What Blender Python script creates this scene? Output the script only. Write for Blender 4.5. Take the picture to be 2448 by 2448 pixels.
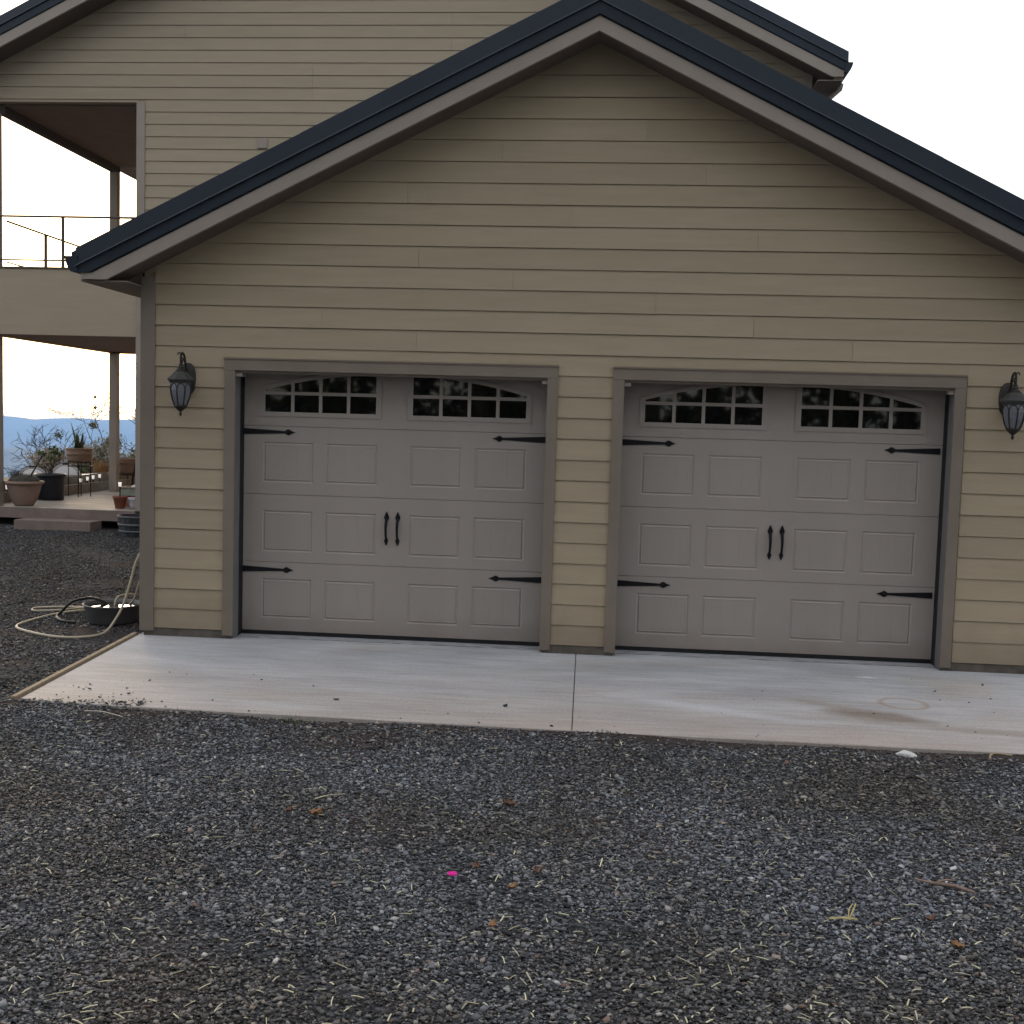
import bpy, bmesh, math, random
import numpy as np
from mathutils import Vector, Matrix
R = math.radians
random.seed(7)
rng = np.random.default_rng(11)
S = bpy.context.scene
COL = S.collection
for o in list(bpy.data.objects):
    bpy.data.objects.remove(o, do_unlink=True)

# ------------------------------------------------------------------ camera
cam = bpy.data.cameras.new('camera')
cam_o = bpy.data.objects.new('camera', cam)
COL.objects.link(cam_o)
S.camera = cam_o
yaw, pitch, roll = R(-4.7428), R(-4.2920), R(1.6360)
fw = Vector((math.sin(yaw) * math.cos(pitch), math.cos(yaw) * math.cos(pitch), math.sin(pitch)))
rt = Vector((math.cos(yaw), -math.sin(yaw), 0.0))
up = rt.cross(fw)
r2 = rt * math.cos(roll) + up * math.sin(roll)
u2 = -rt * math.sin(roll) + up * math.cos(roll)
cam_o.matrix_world = Matrix(((r2.x, u2.x, -fw.x, 3.97572), (r2.y, u2.y, -fw.y, -9.78550),
                             (r2.z, u2.z, -fw.z, 1.87262), (0, 0, 0, 1)))
cam.sensor_width = 36.0
cam.lens = 36.0 * 2737.37 / 2448.0
cam.clip_start = 0.05
cam.clip_end = 40000.0

# ------------------------------------------------------------------ sky, sun, exposure
SUN_EL, SUN_AZ = R(8.0), R(-25.0)          # low behind the house, left of centre
W = bpy.data.worlds.new('World')
S.world = W
W.use_nodes = True
nt = W.node_tree
bg = nt.nodes['Background']
sky = nt.nodes.new('ShaderNodeTexSky')
sky.sky_type = 'NISHITA'
sky.sun_disc = False
sky.sun_elevation = SUN_EL
sky.sun_rotation = SUN_AZ
sky.dust_density = 1.0
tc = nt.nodes.new('ShaderNodeTexCoord')
nz = nt.nodes.new('ShaderNodeTexNoise')     # thin high cloud over the whole sky
nz.inputs['Scale'].default_value = 2.2
nz.inputs['Detail'].default_value = 5.0
nz.inputs['Roughness'].default_value = 0.55
mp = nt.nodes.new('ShaderNodeMapping')
mp.inputs['Scale'].default_value = (1.0, 1.0, 2.6)
nt.links.new(tc.outputs['Generated'], mp.inputs['Vector'])
nt.links.new(mp.outputs['Vector'], nz.inputs['Vector'])
rmp = nt.nodes.new('ShaderNodeMapRange')
rmp.inputs['From Min'].default_value = 0.3
rmp.inputs['From Max'].default_value = 0.7
rmp.inputs['To Min'].default_value = 0.52
rmp.inputs['To Max'].default_value = 0.92
nt.links.new(nz.outputs['Fac'], rmp.inputs['Value'])
mx = nt.nodes.new('ShaderNodeMix')
mx.data_type = 'RGBA'
mx.inputs['B'].default_value = (2.75, 2.68, 2.66, 1.0)
nt.links.new(rmp.outputs['Result'], mx.inputs['Factor'])
nt.links.new(sky.outputs['Color'], mx.inputs['A'])
sxyz = nt.nodes.new('ShaderNodeSeparateXYZ')       # below the horizon the sky goes on as at its foot
cxyz = nt.nodes.new('ShaderNodeCombineXYZ')
mxz = nt.nodes.new('ShaderNodeMath')
mxz.operation = 'MAXIMUM'
mxz.inputs[1].default_value = 0.05
nt.links.new(tc.outputs['Generated'], sxyz.inputs[0])
nt.links.new(sxyz.outputs['X'], cxyz.inputs['X'])
nt.links.new(sxyz.outputs['Y'], cxyz.inputs['Y'])
nt.links.new(sxyz.outputs['Z'], mxz.inputs[0])
nt.links.new(mxz.outputs[0], cxyz.inputs['Z'])
nt.links.new(cxyz.outputs[0], sky.inputs['Vector'])
nt.links.new(mx.outputs['Result'], bg.inputs['Color'])
bg.inputs['Strength'].default_value = 0.11

sun = bpy.data.lights.new('sun', 'SUN')
sun.energy = 0.5
sun.angle = R(20.0)
sun.color = (1.0, 0.78, 0.55)
sun_o = bpy.data.objects.new('sun', sun)
COL.objects.link(sun_o)
sd = Vector((math.sin(SUN_AZ) * math.cos(SUN_EL), math.cos(SUN_AZ) * math.cos(SUN_EL), math.sin(SUN_EL)))
sun_o.rotation_euler = (-sd).to_track_quat('-Z', 'Y').to_euler()
sun_o.location = sd * 60

S.view_settings.view_transform = 'Standard'
S.view_settings.look = 'None'
S.view_settings.exposure = 2.24
S.view_settings.gamma = 1.0
S.view_settings.use_curve_mapping = False
S.render.engine = 'CYCLES'
S.cycles.use_denoising = True
S.cycles.max_bounces = 8
S.cycles.volume_bounces = 1
S.cycles.transparent_max_bounces = 12

# ------------------------------------------------------------------ materials
MATS = {}


def mat(name, col, rough=0.7, var=0.0, vscale=3.0, bump=0.0, bscale=60.0, spec=0.3, metal=0.0,
        col2=None, detail=4.0, stretch=None, objvar=0.0):
    if name in MATS:
        return MATS[name]
    m = bpy.data.materials.new(name)
    m.use_nodes = True
    n = m.node_tree
    b = n.nodes['Principled BSDF']
    b.inputs['Roughness'].default_value = rough
    b.inputs['Specular IOR Level'].default_value = spec
    b.inputs['Metallic'].default_value = metal
    c = (col[0], col[1], col[2], 1.0)
    b.inputs['Base Color'].default_value = c
    t = None
    if var > 0 or bump > 0:
        t = n.nodes.new('ShaderNodeTexCoord')
        mpn = n.nodes.new('ShaderNodeMapping')
        mpn.inputs['Scale'].default_value = stretch or (1, 1, 1)
        n.links.new(t.outputs['Object'], mpn.inputs['Vector'])
    out = None
    if var > 0:
        nn = n.nodes.new('ShaderNodeTexNoise')
        nn.inputs['Scale'].default_value = vscale
        nn.inputs['Detail'].default_value = detail
        nn.inputs['Roughness'].default_value = 0.6
        n.links.new(mpn.outputs['Vector'], nn.inputs['Vector'])
        mr = n.nodes.new('ShaderNodeMapRange')
        mr.inputs['From Min'].default_value = 0.32
        mr.inputs['From Max'].default_value = 0.68
        n.links.new(nn.outputs['Fac'], mr.inputs['Value'])
        mxn = n.nodes.new('ShaderNodeMix')
        mxn.data_type = 'RGBA'
        a2 = col2 or tuple(x * (1 - var) for x in col)
        a1 = col if col2 else tuple(min(1, x * (1 + var)) for x in col)
        mxn.inputs['A'].default_value = (*a2, 1)
        mxn.inputs['B'].default_value = (*a1, 1)
        n.links.new(mr.outputs['Result'], mxn.inputs['Factor'])
        out = mxn.outputs['Result']
        n.links.new(out, b.inputs['Base Color'])
    if objvar > 0:
        oi = n.nodes.new('ShaderNodeObjectInfo')
        mr2 = n.nodes.new('ShaderNodeMapRange')
        mr2.inputs['To Min'].default_value = 1 - objvar
        mr2.inputs['To Max'].default_value = 1 + objvar
        n.links.new(oi.outputs['Random'], mr2.inputs['Value'])
        mm = n.nodes.new('ShaderNodeVectorMath')
        mm.operation = 'SCALE'
        if out is not None:
            n.links.new(out, mm.inputs[0])
        else:
            mm.inputs[0].default_value = col
        n.links.new(mr2.outputs['Result'], mm.inputs['Scale'])
        n.links.new(mm.outputs['Vector'], b.inputs['Base Color'])
    if bump > 0:
        nb = n.nodes.new('ShaderNodeTexNoise')
        nb.inputs['Scale'].default_value = bscale
        nb.inputs['Detail'].default_value = 3.0
        n.links.new(mpn.outputs['Vector'], nb.inputs['Vector'])
        bm_ = n.nodes.new('ShaderNodeBump')
        bm_.inputs['Strength'].default_value = bump
        bm_.inputs['Distance'].default_value = 0.01
        n.links.new(nb.outputs['Fac'], bm_.inputs['Height'])
        n.links.new(bm_.outputs['Normal'], b.inputs['Normal'])
    MATS[name] = m
    return m


SIDING = mat('siding_paint', (0.372, 0.303, 0.214), 0.75, 0.05, 2.5, 0.14, 30, 0.2, stretch=(0.6, 1, 6), objvar=0.05)
HSIDING = mat('house_siding_paint', (0.355, 0.292, 0.218), 0.75, 0.05, 2.0, 0.14, 30, 0.2, stretch=(0.6, 1, 6), objvar=0.04)
TRIM = mat('trim_paint', (0.212, 0.174, 0.144), 0.7, 0.06, 3.0, 0.15, 40, 0.25)
HTRIM = mat('pale_trim_paint', (0.31, 0.265, 0.23), 0.7, 0.06, 3.0, 0.15, 40, 0.25)
DOORP = mat('door_paint', (0.328, 0.286, 0.260), 0.5, 0.05, 1.5, 0.22, 150, 0.35, stretch=(1, 1, 0.05))
BLACK = mat('black_iron', (0.007, 0.007, 0.009), 0.6, 0.2, 20, 0.1, 80, 0.2)
FLATBLK = mat('flat_black', (0.012, 0.012, 0.014), 0.6)
ROOFM = mat('dark_blue_metal', (0.012, 0.020, 0.033), 0.45, 0.12, 2.0, 0.0, 30, 0.3, 0.0)
SOFFIT = mat('soffit_board', (0.13, 0.102, 0.082), 0.8, 0.08, 3)
JAMB = mat('jamb_paint', (0.15, 0.145, 0.15), 0.6, 0.1, 6)
FOUND = mat('stem_wall_concrete', (0.11, 0.095, 0.08), 0.9, 0.25, 8, 0.5, 60)
BRONZE = mat('dark_bronze', (0.022, 0.018, 0.015), 0.45, 0.35, 25, 0.15, 60, 0.5, 0.3)
FROST = mat('seeded_glass', (0.15, 0.155, 0.18), 0.25, 0.12, 25, 0.2, 60, 0.5)
WOODF = mat('form_board_wood', (0.32, 0.25, 0.17), 0.85, 0.25, 6, 0.3, 50, stretch=(1, 8, 1))
CLAY = mat('pinkish_clay', (0.26, 0.175, 0.14), 0.8, 0.12, 5, 0.1, 60)
TERRA = mat('terracotta', (0.23, 0.085, 0.05), 0.8, 0.2, 8, 0.1, 60)
BOWLM = mat('brown_glaze', (0.24, 0.16, 0.115), 0.7, 0.2, 9, 0.3, 40, stretch=(1, 1, 5))
NURS = mat('black_plastic', (0.010, 0.010, 0.016), 0.4, spec=0.35)
WHITEP = mat('white_ceramic', (0.55, 0.52, 0.58), 0.45, 0.12, 8)
PGREEN = mat('grey_green_glaze', (0.22, 0.25, 0.20), 0.7, 0.2, 10)
SOIL = mat('potting_soil', (0.035, 0.027, 0.02), 0.95, 0.4, 30, 0.8, 80)
PATIO = mat('patio_concrete', (0.28, 0.25, 0.22), 0.75, 0.22, 2.0, 0.1, 20, 0.2, stretch=(0.8, 2.5, 1))
PATIOF = mat('patio_edge_concrete', (0.21, 0.165, 0.145), 0.85, 0.16, 4, 0.3, 40)
BLOCKM = mat('retaining_block', (0.13, 0.10, 0.08), 0.5, 0.25, 6, 0.3, 40, 0.5, objvar=0.12)
HOSE = mat('tan_hose_rubber', (0.42, 0.37, 0.28), 0.5, 0.1, 10)
HOSEB = mat('black_hose_rubber', (0.014, 0.014, 0.014), 0.45)
TUBM = mat('grey_rubber', (0.115, 0.115, 0.12), 0.55, 0.2, 6, 0.1, 50)
BARREL = mat('weathered_barrel_wood', (0.045, 0.047, 0.055), 0.7, 0.3, 5, 0.3, 30, stretch=(6, 6, 1), objvar=0.2)
HOOP = mat('grey_hoop_iron', (0.12, 0.12, 0.13), 0.55, 0.2, 8, metal=0.4)
BARK = mat('dark_bark', (0.045, 0.04, 0.036), 0.9, 0.3, 6)
SAGE = mat('sage_leaf', (0.30, 0.30, 0.24), 0.8, 0.35, 9)
SAGE2 = mat('dry_grey_leaf', (0.34, 0.29, 0.235), 0.85, 0.35, 9)
LEAF = mat('green_leaf', (0.085, 0.12, 0.035), 0.6, 0.4, 14)
DLEAF = mat('dark_oak_leaf', (0.035, 0.045, 0.02), 0.7, 0.4, 4)
MISTLE = mat('mistletoe_leaf', (0.11, 0.10, 0.055), 0.8, 0.4, 9)
DRYG = mat('dry_orange_grass', (0.38, 0.23, 0.10), 0.8, 0.3, 12)
AGAVE = mat('spiky_leaf', (0.10, 0.115, 0.06), 0.6, 0.4, 10)
WPANEL = mat('white_panel', (0.66, 0.64, 0.63), 0.6, 0.08, 8)
ORANGE = mat('orange_leaf', (0.36, 0.21, 0.11), 0.7, 0.3, 40)
RUST = mat('rusty_leaf', (0.19, 0.11, 0.08), 0.75, 0.3, 40)
PINK = mat('magenta_plastic', (0.80, 0.01, 0.32), 0.4)
STRAW = mat('straw', (0.52, 0.48, 0.33), 0.7, 0.4, 5)
STRAWY = mat('yellow_straw', (0.46, 0.39, 0.19), 0.7, 0.25, 20)
TWIG = mat('pinkish_brown_wood', (0.24, 0.165, 0.135), 0.8, 0.25, 20)
WROCK = mat('white_rock', (0.60, 0.59, 0.58), 0.8, 0.15, 20, 0.3, 60)
DECKM = mat('deck_board', (0.10, 0.085, 0.07), 0.8, 0.2, 4)
RAILM = mat('rail_metal', (0.09, 0.07, 0.065), 0.5)
CEIL = mat('porch_ceiling_paint', (0.20, 0.145, 0.115), 0.8, 0.08, 3)
GRASSM = mat('green_grass', (0.09, 0.13, 0.04), 0.7, 0.4, 20)

def splash(m_, z0, z1, amt, col=(0.13, 0.095, 0.07)):
    """rain-splashed dirt on the lowest part of a painted thing (height measured on the thing itself)"""
    n = m_.node_tree
    b = n.nodes['Principled BSDF']
    src = b.inputs['Base Color'].links[0].from_socket
    t = n.nodes.new('ShaderNodeTexCoord')
    sp = n.nodes.new('ShaderNodeSeparateXYZ'); n.links.new(t.outputs['Object'], sp.inputs[0])
    no = n.nodes.new('ShaderNodeTexNoise'); no.inputs['Scale'].default_value = 5.0; no.inputs['Detail'].default_value = 6
    n.links.new(t.outputs['Object'], no.inputs['Vector'])
    ad = n.nodes.new('ShaderNodeMath'); ad.operation = 'MULTIPLY_ADD'; ad.inputs[1].default_value = -(z1 - z0) * 1.2
    n.links.new(no.outputs['Fac'], ad.inputs[0]); n.links.new(sp.outputs['Z'], ad.inputs[2])
    mr = n.nodes.new('ShaderNodeMapRange')
    mr.inputs['From Min'].default_value = z1 - (z1 - z0) * .6; mr.inputs['From Max'].default_value = z0 - (z1 - z0) * .6
    mr.inputs['To Max'].default_value = amt
    n.links.new(ad.outputs[0], mr.inputs['Value'])
    mx_ = n.nodes.new('ShaderNodeMix'); mx_.data_type = 'RGBA'; mx_.inputs['B'].default_value = (*col, 1)
    n.links.new(mr.outputs['Result'], mx_.inputs['Factor']); n.links.new(src, mx_.inputs['A'])
    n.links.new(mx_.outputs['Result'], b.inputs['Base Color'])


splash(SIDING, 0.10, 0.45, 0.35)
splash(TRIM, 0.05, 0.40, 0.35)
splash(DOORP, 0.0, 0.22, 0.30)

# dark glass panes: reflect what stands in front of the garage
m = bpy.data.materials.new('dark_window_glass')
m.use_nodes = True
b = m.node_tree.nodes['Principled BSDF']
b.inputs['Base Color'].default_value = (0.004, 0.004, 0.004, 1)
b.inputs['Roughness'].default_value = 0.03
b.inputs['IOR'].default_value = 1.42
GLASS = m
# water in the tub
m = bpy.data.materials.new('tub_water')
m.use_nodes = True
b = m.node_tree.nodes['Principled BSDF']
b.inputs['Base Color'].default_value = (0.008, 0.007, 0.006, 1)
b.inputs['Roughness'].default_value = 0.01
b.inputs['IOR'].default_value = 1.6
WATER = m
# solar light lens: thin frosted plastic the sky shines through
m = bpy.data.materials.new('frosted_lamp_plastic')
m.use_nodes = True
n = m.node_tree
b = n.nodes['Principled BSDF']
b.inputs['Base Color'].default_value = (0.85, 0.82, 0.80, 1)
b.inputs['Roughness'].default_value = 0.4
tr = n.nodes.new('ShaderNodeBsdfTranslucent')
tr.inputs['Color'].default_value = (0.80, 0.86, 0.97, 1)
ms = n.nodes.new('ShaderNodeMixShader')
ms.inputs['Fac'].default_value = 0.4
n.links.new(b.outputs[0], ms.inputs[1])
n.links.new(tr.outputs[0], ms.inputs[2])
n.links.new(ms.outputs[0], n.nodes['Material Output'].inputs['Surface'])
PANELT = m
m = bpy.data.materials.new('lit_lamp_plastic')          # small solar lights, glowing at dusk
m.use_nodes = True
b = m.node_tree.nodes['Principled BSDF']
b.inputs['Base Color'].default_value = (0.8, 0.78, 0.75, 1)
b.inputs['Roughness'].default_value = 0.4
b.inputs['Emission Color'].default_value = (1.0, 0.93, 0.86, 1)
b.inputs['Emission Strength'].default_value = 0.13
LENS = m


# ------------------------------------------------------------------ mesh helpers
class MB:
    """collects polygons for ONE mesh object"""

    def __init__(self):
        self.v, self.f, self.s = [], [], []

    def add(self, vs, fs, smooth=False):
        o = len(self.v)
        self.v += [tuple(p) for p in vs]
        self.f += [tuple(i + o for i in q) for q in fs]
        self.s += [smooth] * len(fs)
        return self

    def box(self, x0, x1, y0, y1, z0, z1):
        return self.add([(x0, y0, z0), (x1, y0, z0), (x1, y1, z0), (x0, y1, z0),
                         (x0, y0, z1), (x1, y0, z1), (x1, y1, z1), (x0, y1, z1)],
                        [(3, 2, 1, 0), (4, 5, 6, 7), (0, 1, 5, 4), (1, 2, 6, 5), (2, 3, 7, 6), (3, 0, 4, 7)])

    def prism(self, poly, y0, y1):
        """polygon in x,z extruded along y (counter-clockwise seen from -y)"""
        k = len(poly)
        vs = [(x, y0, z) for x, z in poly] + [(x, y1, z) for x, z in poly]
        fs = [tuple(range(k)), tuple(range(2 * k - 1, k - 1, -1))]
        fs += [(i, i + k, (i + 1) % k + k, (i + 1) % k) for i in range(k)]
        return self.add(vs, fs)

    def tube(self, pts, r, seg=8, cap=True):
        pts = [Vector(p) for p in pts]
        rs = r if isinstance(r, (list, tuple)) else [r] * len(pts)
        vs, fs = [], []
        a = None
        for i, p in enumerate(pts):
            t = (pts[min(i + 1, len(pts) - 1)] - pts[max(i - 1, 0)])
            t = t.normalized() if t.length > 1e-9 else Vector((0, 0, 1))
            if a is None:
                a = t.cross(Vector((0, 0, 1)))
                if a.length < 1e-3:
                    a = t.cross(Vector((1, 0, 0)))
            a = (a - t * a.dot(t)).normalized()
            bb = t.cross(a)
            for k in range(seg):
                an = 2 * math.pi * k / seg
                vs.append(p + (a * math.cos(an) + bb * math.sin(an)) * rs[i])
        for i in range(len(pts) - 1):
            for k in range(seg):
                k2 = (k + 1) % seg
                fs.append((i * seg + k, i * seg + k2, (i + 1) * seg + k2, (i + 1) * seg + k))
        self.add(vs, fs, True)
        if cap:
            self.add([vs[k] for k in range(seg)], [tuple(range(seg - 1, -1, -1))])
            self.add([vs[(len(pts) - 1) * seg + k] for k in range(seg)], [tuple(range(seg))])
        return self

    def lathe(self, prof, c=(0, 0, 0), seg=24, sx=1.0, sy=1.0, smooth=True):
        vs, fs = [], []
        for r, z in prof:
            for k in range(seg):
                an = 2 * math.pi * k / seg
                vs.append((c[0] + r * sx * math.cos(an), c[1] + r * sy * math.sin(an), c[2] + z))
        for i in range(len(prof) - 1):
            for k in range(seg):
                k2 = (k + 1) % seg
                fs.append((i * seg + k, i * seg + k2, (i + 1) * seg + k2, (i + 1) * seg + k))
        return self.add(vs, fs, smooth)

    def build(self, name, m, parent=None, origin=None, loc=None):
        """origin: world point the vertices are measured from (the parent thing's base by default)"""
        o0 = origin
        if o0 is None:
            o0 = Vector(WORLDLOC.get(parent.name, (0, 0, 0))) if parent else Vector((0, 0, 0))
        me = bpy.data.meshes.new(name)
        me.from_pydata([(x - o0[0], y - o0[1], z - o0[2]) for x, y, z in self.v], [], self.f)
        me.polygons.foreach_set('use_smooth', self.s)
        me.materials.append(m)
        me.update()
        o = bpy.data.objects.new(name, me)
        COL.objects.link(o)
        if parent:
            o.parent = parent
            WORLDLOC[o.name] = WORLDLOC.get(parent.name, (0, 0, 0)) if origin is None else tuple(origin)
        elif origin is not None:
            o.location = origin
            WORLDLOC[o.name] = tuple(origin)
        if loc is not None:
            o.location = loc
        return o


WORLDLOC = {}


def tag(o, label=None, cat=None, group=None, kind=None):
    if label: o['label'] = label
    if cat: o['category'] = cat
    if group: o['group'] = group
    if kind: o['kind'] = kind
    return o


def thing(name, loc, label, cat, group=None):
    o = bpy.data.objects.new(name, None)
    o.empty_display_size = 0.1
    COL.objects.link(o)
    o.location = loc
    WORLDLOC[o.name] = tuple(loc)
    return tag(o, label, cat, group)


def kids(o):
    return [c for c in bpy.data.objects if c.parent == o]


def copy_tree(o, parent=None):
    c = o.copy()
    COL.objects.link(c)
    if parent:
        c.parent = parent
    for ch in kids(o):
        copy_tree(ch, c)
    return c


def clip_line(poly, a, b, c):
    """keep the part of a polygon where a*x + b*z <= c"""
    out = []
    for i in range(len(poly)):
        p, q = poly[i], poly[(i + 1) % len(poly)]
        dp, dq = a * p[0] + b * p[1] - c, a * q[0] + b * q[1] - c
        if dp <= 0:
            out.append(p)
        if (dp < 0 < dq) or (dq < 0 < dp):
            t = dp / (dp - dq)
            out.append((p[0] + t * (q[0] - p[0]), p[1] + t * (q[1] - p[1])))
    return out


def plank(mb, poly, yf, z0, z1, butt=0.0125, top=0.003, back=0.0):
    """a lapped board: its front leans out towards its bottom edge"""
    def yy(z):
        t = (z - z0) / (z1 - z0)
        return yf - (butt * (1 - t) + top * t)
    k = len(poly)
    vs = [(x, yy(z), z) for x, z in poly] + [(x, yf + back, z) for x, z in poly]
    fs = [tuple(range(k)), tuple(range(2 * k - 1, k - 1, -1))]
    fs += [(i, i + k, (i + 1) % k + k, (i + 1) % k) for i in range(k)]
    mb.add(vs, fs)


def gh(x, y):
    """height of the ground"""
    x = np.asarray(x, float); y = np.asarray(y, float)
    z = -0.128 + 0.040 * np.clip(y - 0.2, 0, 7.5) + 0.03 * np.clip(1 - (y + 2.5) / 2.7, 0, 1) * 0
    z = z + 0.02 * np.clip((-x - 0.3) / 1.0, 0, 1) * np.clip((2.0 - y) / 2, 0, 1) * np.clip((y + 3.2) / 1.0, 0, 1)
    z = z + 0.010 * np.sin(1.9 * x + 0.7) * np.sin(2.3 * y + 1.1) + 0.006 * np.sin(4.7 * x + 2.1 * y)
    z = z - 0.06 * np.clip((y + 2.35) / 0.2, 0, 1) * np.clip((x - 0.05) / 0.2, 0, 1)
    z = z + np.clip((y + 3.3) / 0.8, 0, 1) * np.clip((-2.40 - y) / 0.05, 0, 1) * (0.034 + 0.014 * np.clip(1.1 - x, 0, 1))
    d = np.hypot(np.clip(-x - 7.6, 0, None), np.clip(y - 14.0, 0, None))
    z = z - 0.24 * d ** 1.02 * (1 / (1 + d / 700.0))
    return z
# ------------------------------------------------------------------ ground, hills, air
def coords(lo, hi, step, far_lo, far_hi, g=1.22):
    c = list(np.arange(lo, hi + 1e-6, step))
    s, x = step, lo
    left = []
    while x > far_lo:
        s *= g; x -= s; left.append(max(x, far_lo))
    s, x = step, hi
    right = []
    while x < far_hi:
        s *= g; x += s; right.append(min(x, far_hi))
    return np.array(left[::-1] + c + right)


gx = coords(-7.0, 9.0, 0.12, -12500, 12500)
gy = coords(-8.0, 15.0, 0.12, -12500, 12500)
X, Y = np.meshgrid(gx, gy)
Z = gh(X, Y)
nx, ny = len(gx), len(gy)
me = bpy.data.meshes.new('ground')
me.vertices.add(nx * ny)
me.vertices.foreach_set('co', np.stack([X, Y, Z], -1).astype(np.float32).ravel())
ii = (np.arange(ny - 1)[:, None] * nx + np.arange(nx - 1)[None, :]).ravel()
quads = np.stack([ii, ii + 1, ii + nx + 1, ii + nx], -1)
me.loops.add(quads.size)
me.loops.foreach_set('vertex_index', quads.ravel().astype(np.int32))
me.polygons.add(len(quads))
me.polygons.foreach_set('loop_start', (np.arange(len(quads)) * 4).astype(np.int32))
me.polygons.foreach_set('loop_total', np.full(len(quads), 4, np.int32))
me.polygons.foreach_set('use_smooth', np.ones(len(quads), bool))
me.update(calc_edges=True)
me.validate()
ground = bpy.data.objects.new('ground', me)
COL.objects.link(ground)
tag(ground, kind='structure')
m = bpy.data.materials.new('gravel_and_soil')
m.use_nodes = True
n = m.node_tree
L = n.links.new
b = n.nodes['Principled BSDF']
b.inputs['Roughness'].default_value = 0.95
b.inputs['Specular IOR Level'].default_value = 0.15
t = n.nodes.new('ShaderNodeTexCoord')
v = n.nodes.new('ShaderNodeTexVoronoi')
v.inputs['Scale'].default_value = 62.0
L(t.outputs['Object'], v.inputs['Vector'])
hs = n.nodes.new('ShaderNodeValToRGB')
cr = hs.color_ramp
cr.elements[0].color = (0.016, 0.016, 0.017, 1)
cr.elements[1].color = (0.10, 0.105, 0.115, 1)
e = cr.elements.new(0.55); e.color = (0.038, 0.038, 0.040, 1)
sep = n.nodes.new('ShaderNodeSeparateColor')
L(v.outputs['Color'], sep.inputs['Color'])
L(sep.outputs['Red'], hs.inputs['Fac'])
n1 = n.nodes.new('ShaderNodeTexNoise')
n1.inputs['Scale'].default_value = 0.9
n1.inputs['Detail'].default_value = 6
L(t.outputs['Object'], n1.inputs['Vector'])
mr = n.nodes.new('ShaderNodeMapRange')
mr.inputs['From Min'].default_value = 0.50
mr.inputs['From Max'].default_value = 0.62
L(n1.outputs['Fac'], mr.inputs['Value'])
mxx = n.nodes.new('ShaderNodeMix'); mxx.data_type = 'RGBA'
mxx.inputs['B'].default_value = (0.055, 0.037, 0.031, 1)
sc_ = n.nodes.new('ShaderNodeMath'); sc_.operation = 'MULTIPLY'; sc_.inputs[1].default_value = 0.75
sy_ = n.nodes.new('ShaderNodeSeparateXYZ'); L(t.outputs['Object'], sy_.inputs[0])
e1 = n.nodes.new('ShaderNodeMapRange'); e1.inputs['From Min'].default_value = -2.85; e1.inputs['From Max'].default_value = -2.55
L(sy_.outputs['Y'], e1.inputs['Value'])
e2 = n.nodes.new('ShaderNodeMapRange'); e2.inputs['From Min'].default_value = -2.2; e2.inputs['From Max'].default_value = -2.4
L(sy_.outputs['Y'], e2.inputs['Value'])
e3 = n.nodes.new('ShaderNodeMath'); e3.operation = 'MULTIPLY'; L(e1.outputs[0], e3.inputs[0]); L(e2.outputs[0], e3.inputs[1])
e4 = n.nodes.new('ShaderNodeMath'); e4.operation = 'MAXIMUM'; L(e3.outputs[0], e4.inputs[0]); L(mr.outputs['Result'], e4.inputs[1])
L(e4.outputs[0], sc_.inputs[0])
L(sc_.outputs[0], mxx.inputs['Factor'])
L(hs.outputs['Color'], mxx.inputs['A'])
L(mxx.outputs['Result'], b.inputs['Base Color'])
bp = n.nodes.new('ShaderNodeBump')
bp.inputs['Strength'].default_value = 0.9
bp.inputs['Distance'].default_value = 0.012
L(v.outputs['Distance'], bp.inputs['Height'])
bp.invert = True
L(bp.outputs['Normal'], b.inputs['Normal'])
ground.data.materials.append(m)

HILLM = mat('wooded_hillside', (0.055, 0.06, 0.045), 0.95, 0.35, 0.004, detail=6)


def hill(name, dist, x0, x1, knots, depth, base, seed, amp):
    """a ridge standing at `dist`: a strip of terrain rising from its foot to its crest and falling behind"""
    r_ = random.Random(seed)
    ph = [r_.uniform(0, 6.28) for _ in range(6)]
    nxx = 240
    prof = [(0.0, 0.0), (0.25, 0.42), (0.45, 0.72), (0.6, 0.93), (0.68, 1.0), (0.8, 0.9), (1.0, 0.0)]
    kx = [k[0] for k in knots]; kz = [k[1] for k in knots]
    mb = MB()
    vs = []
    for i in range(nxx + 1):
        x = x0 + (x1 - x0) * i / nxx
        zc = float(np.interp(x, kx, kz))
        zc += amp * sum(math.sin(x * (0.0021 * 1.9 ** k) + ph[k]) / 1.6 ** k for k in range(6))
        for j, (u, h) in enumerate(prof):
            wob = 0.10 * math.sin(x * 0.004 + j * 1.7 + ph[0]) * (1 if 0 < j < 4 else 0)
            vs.append((x + wob * 200, dist + depth * (u - 0.68), base + (zc - base) * (h + wob)))
    q = len(prof)
    fs = [(i * q + j, (i + 1) * q + j, (i + 1) * q + j + 1, i * q + j + 1) for i in range(nxx) for j in range(q - 1)]
    mb.add(vs, fs, True)
    return tag(mb.build(name, HILLM), kind='structure')


hill('far_hill', 9000, -11000, 11000, [(-11000, 40), (-7000, -10), (-4930, -34), (-4610, -40), (-4258, -22), (-4117, -38),
     (-3900, -28), (0, -20), (5000, 30), (11000, 20)], 3000, -215, 3, 10.0)
hill('near_hill', 3500, -6000, 6000, [(-6000, -60), (-2600, -95), (-1990, -114), (-1919, -115), (-1850, -132), (-1800, -130),
     (-1600, -116), (-600, -100), (2000, -120), (6000, -100)], 1500, -190, 5, 3.0)

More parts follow.
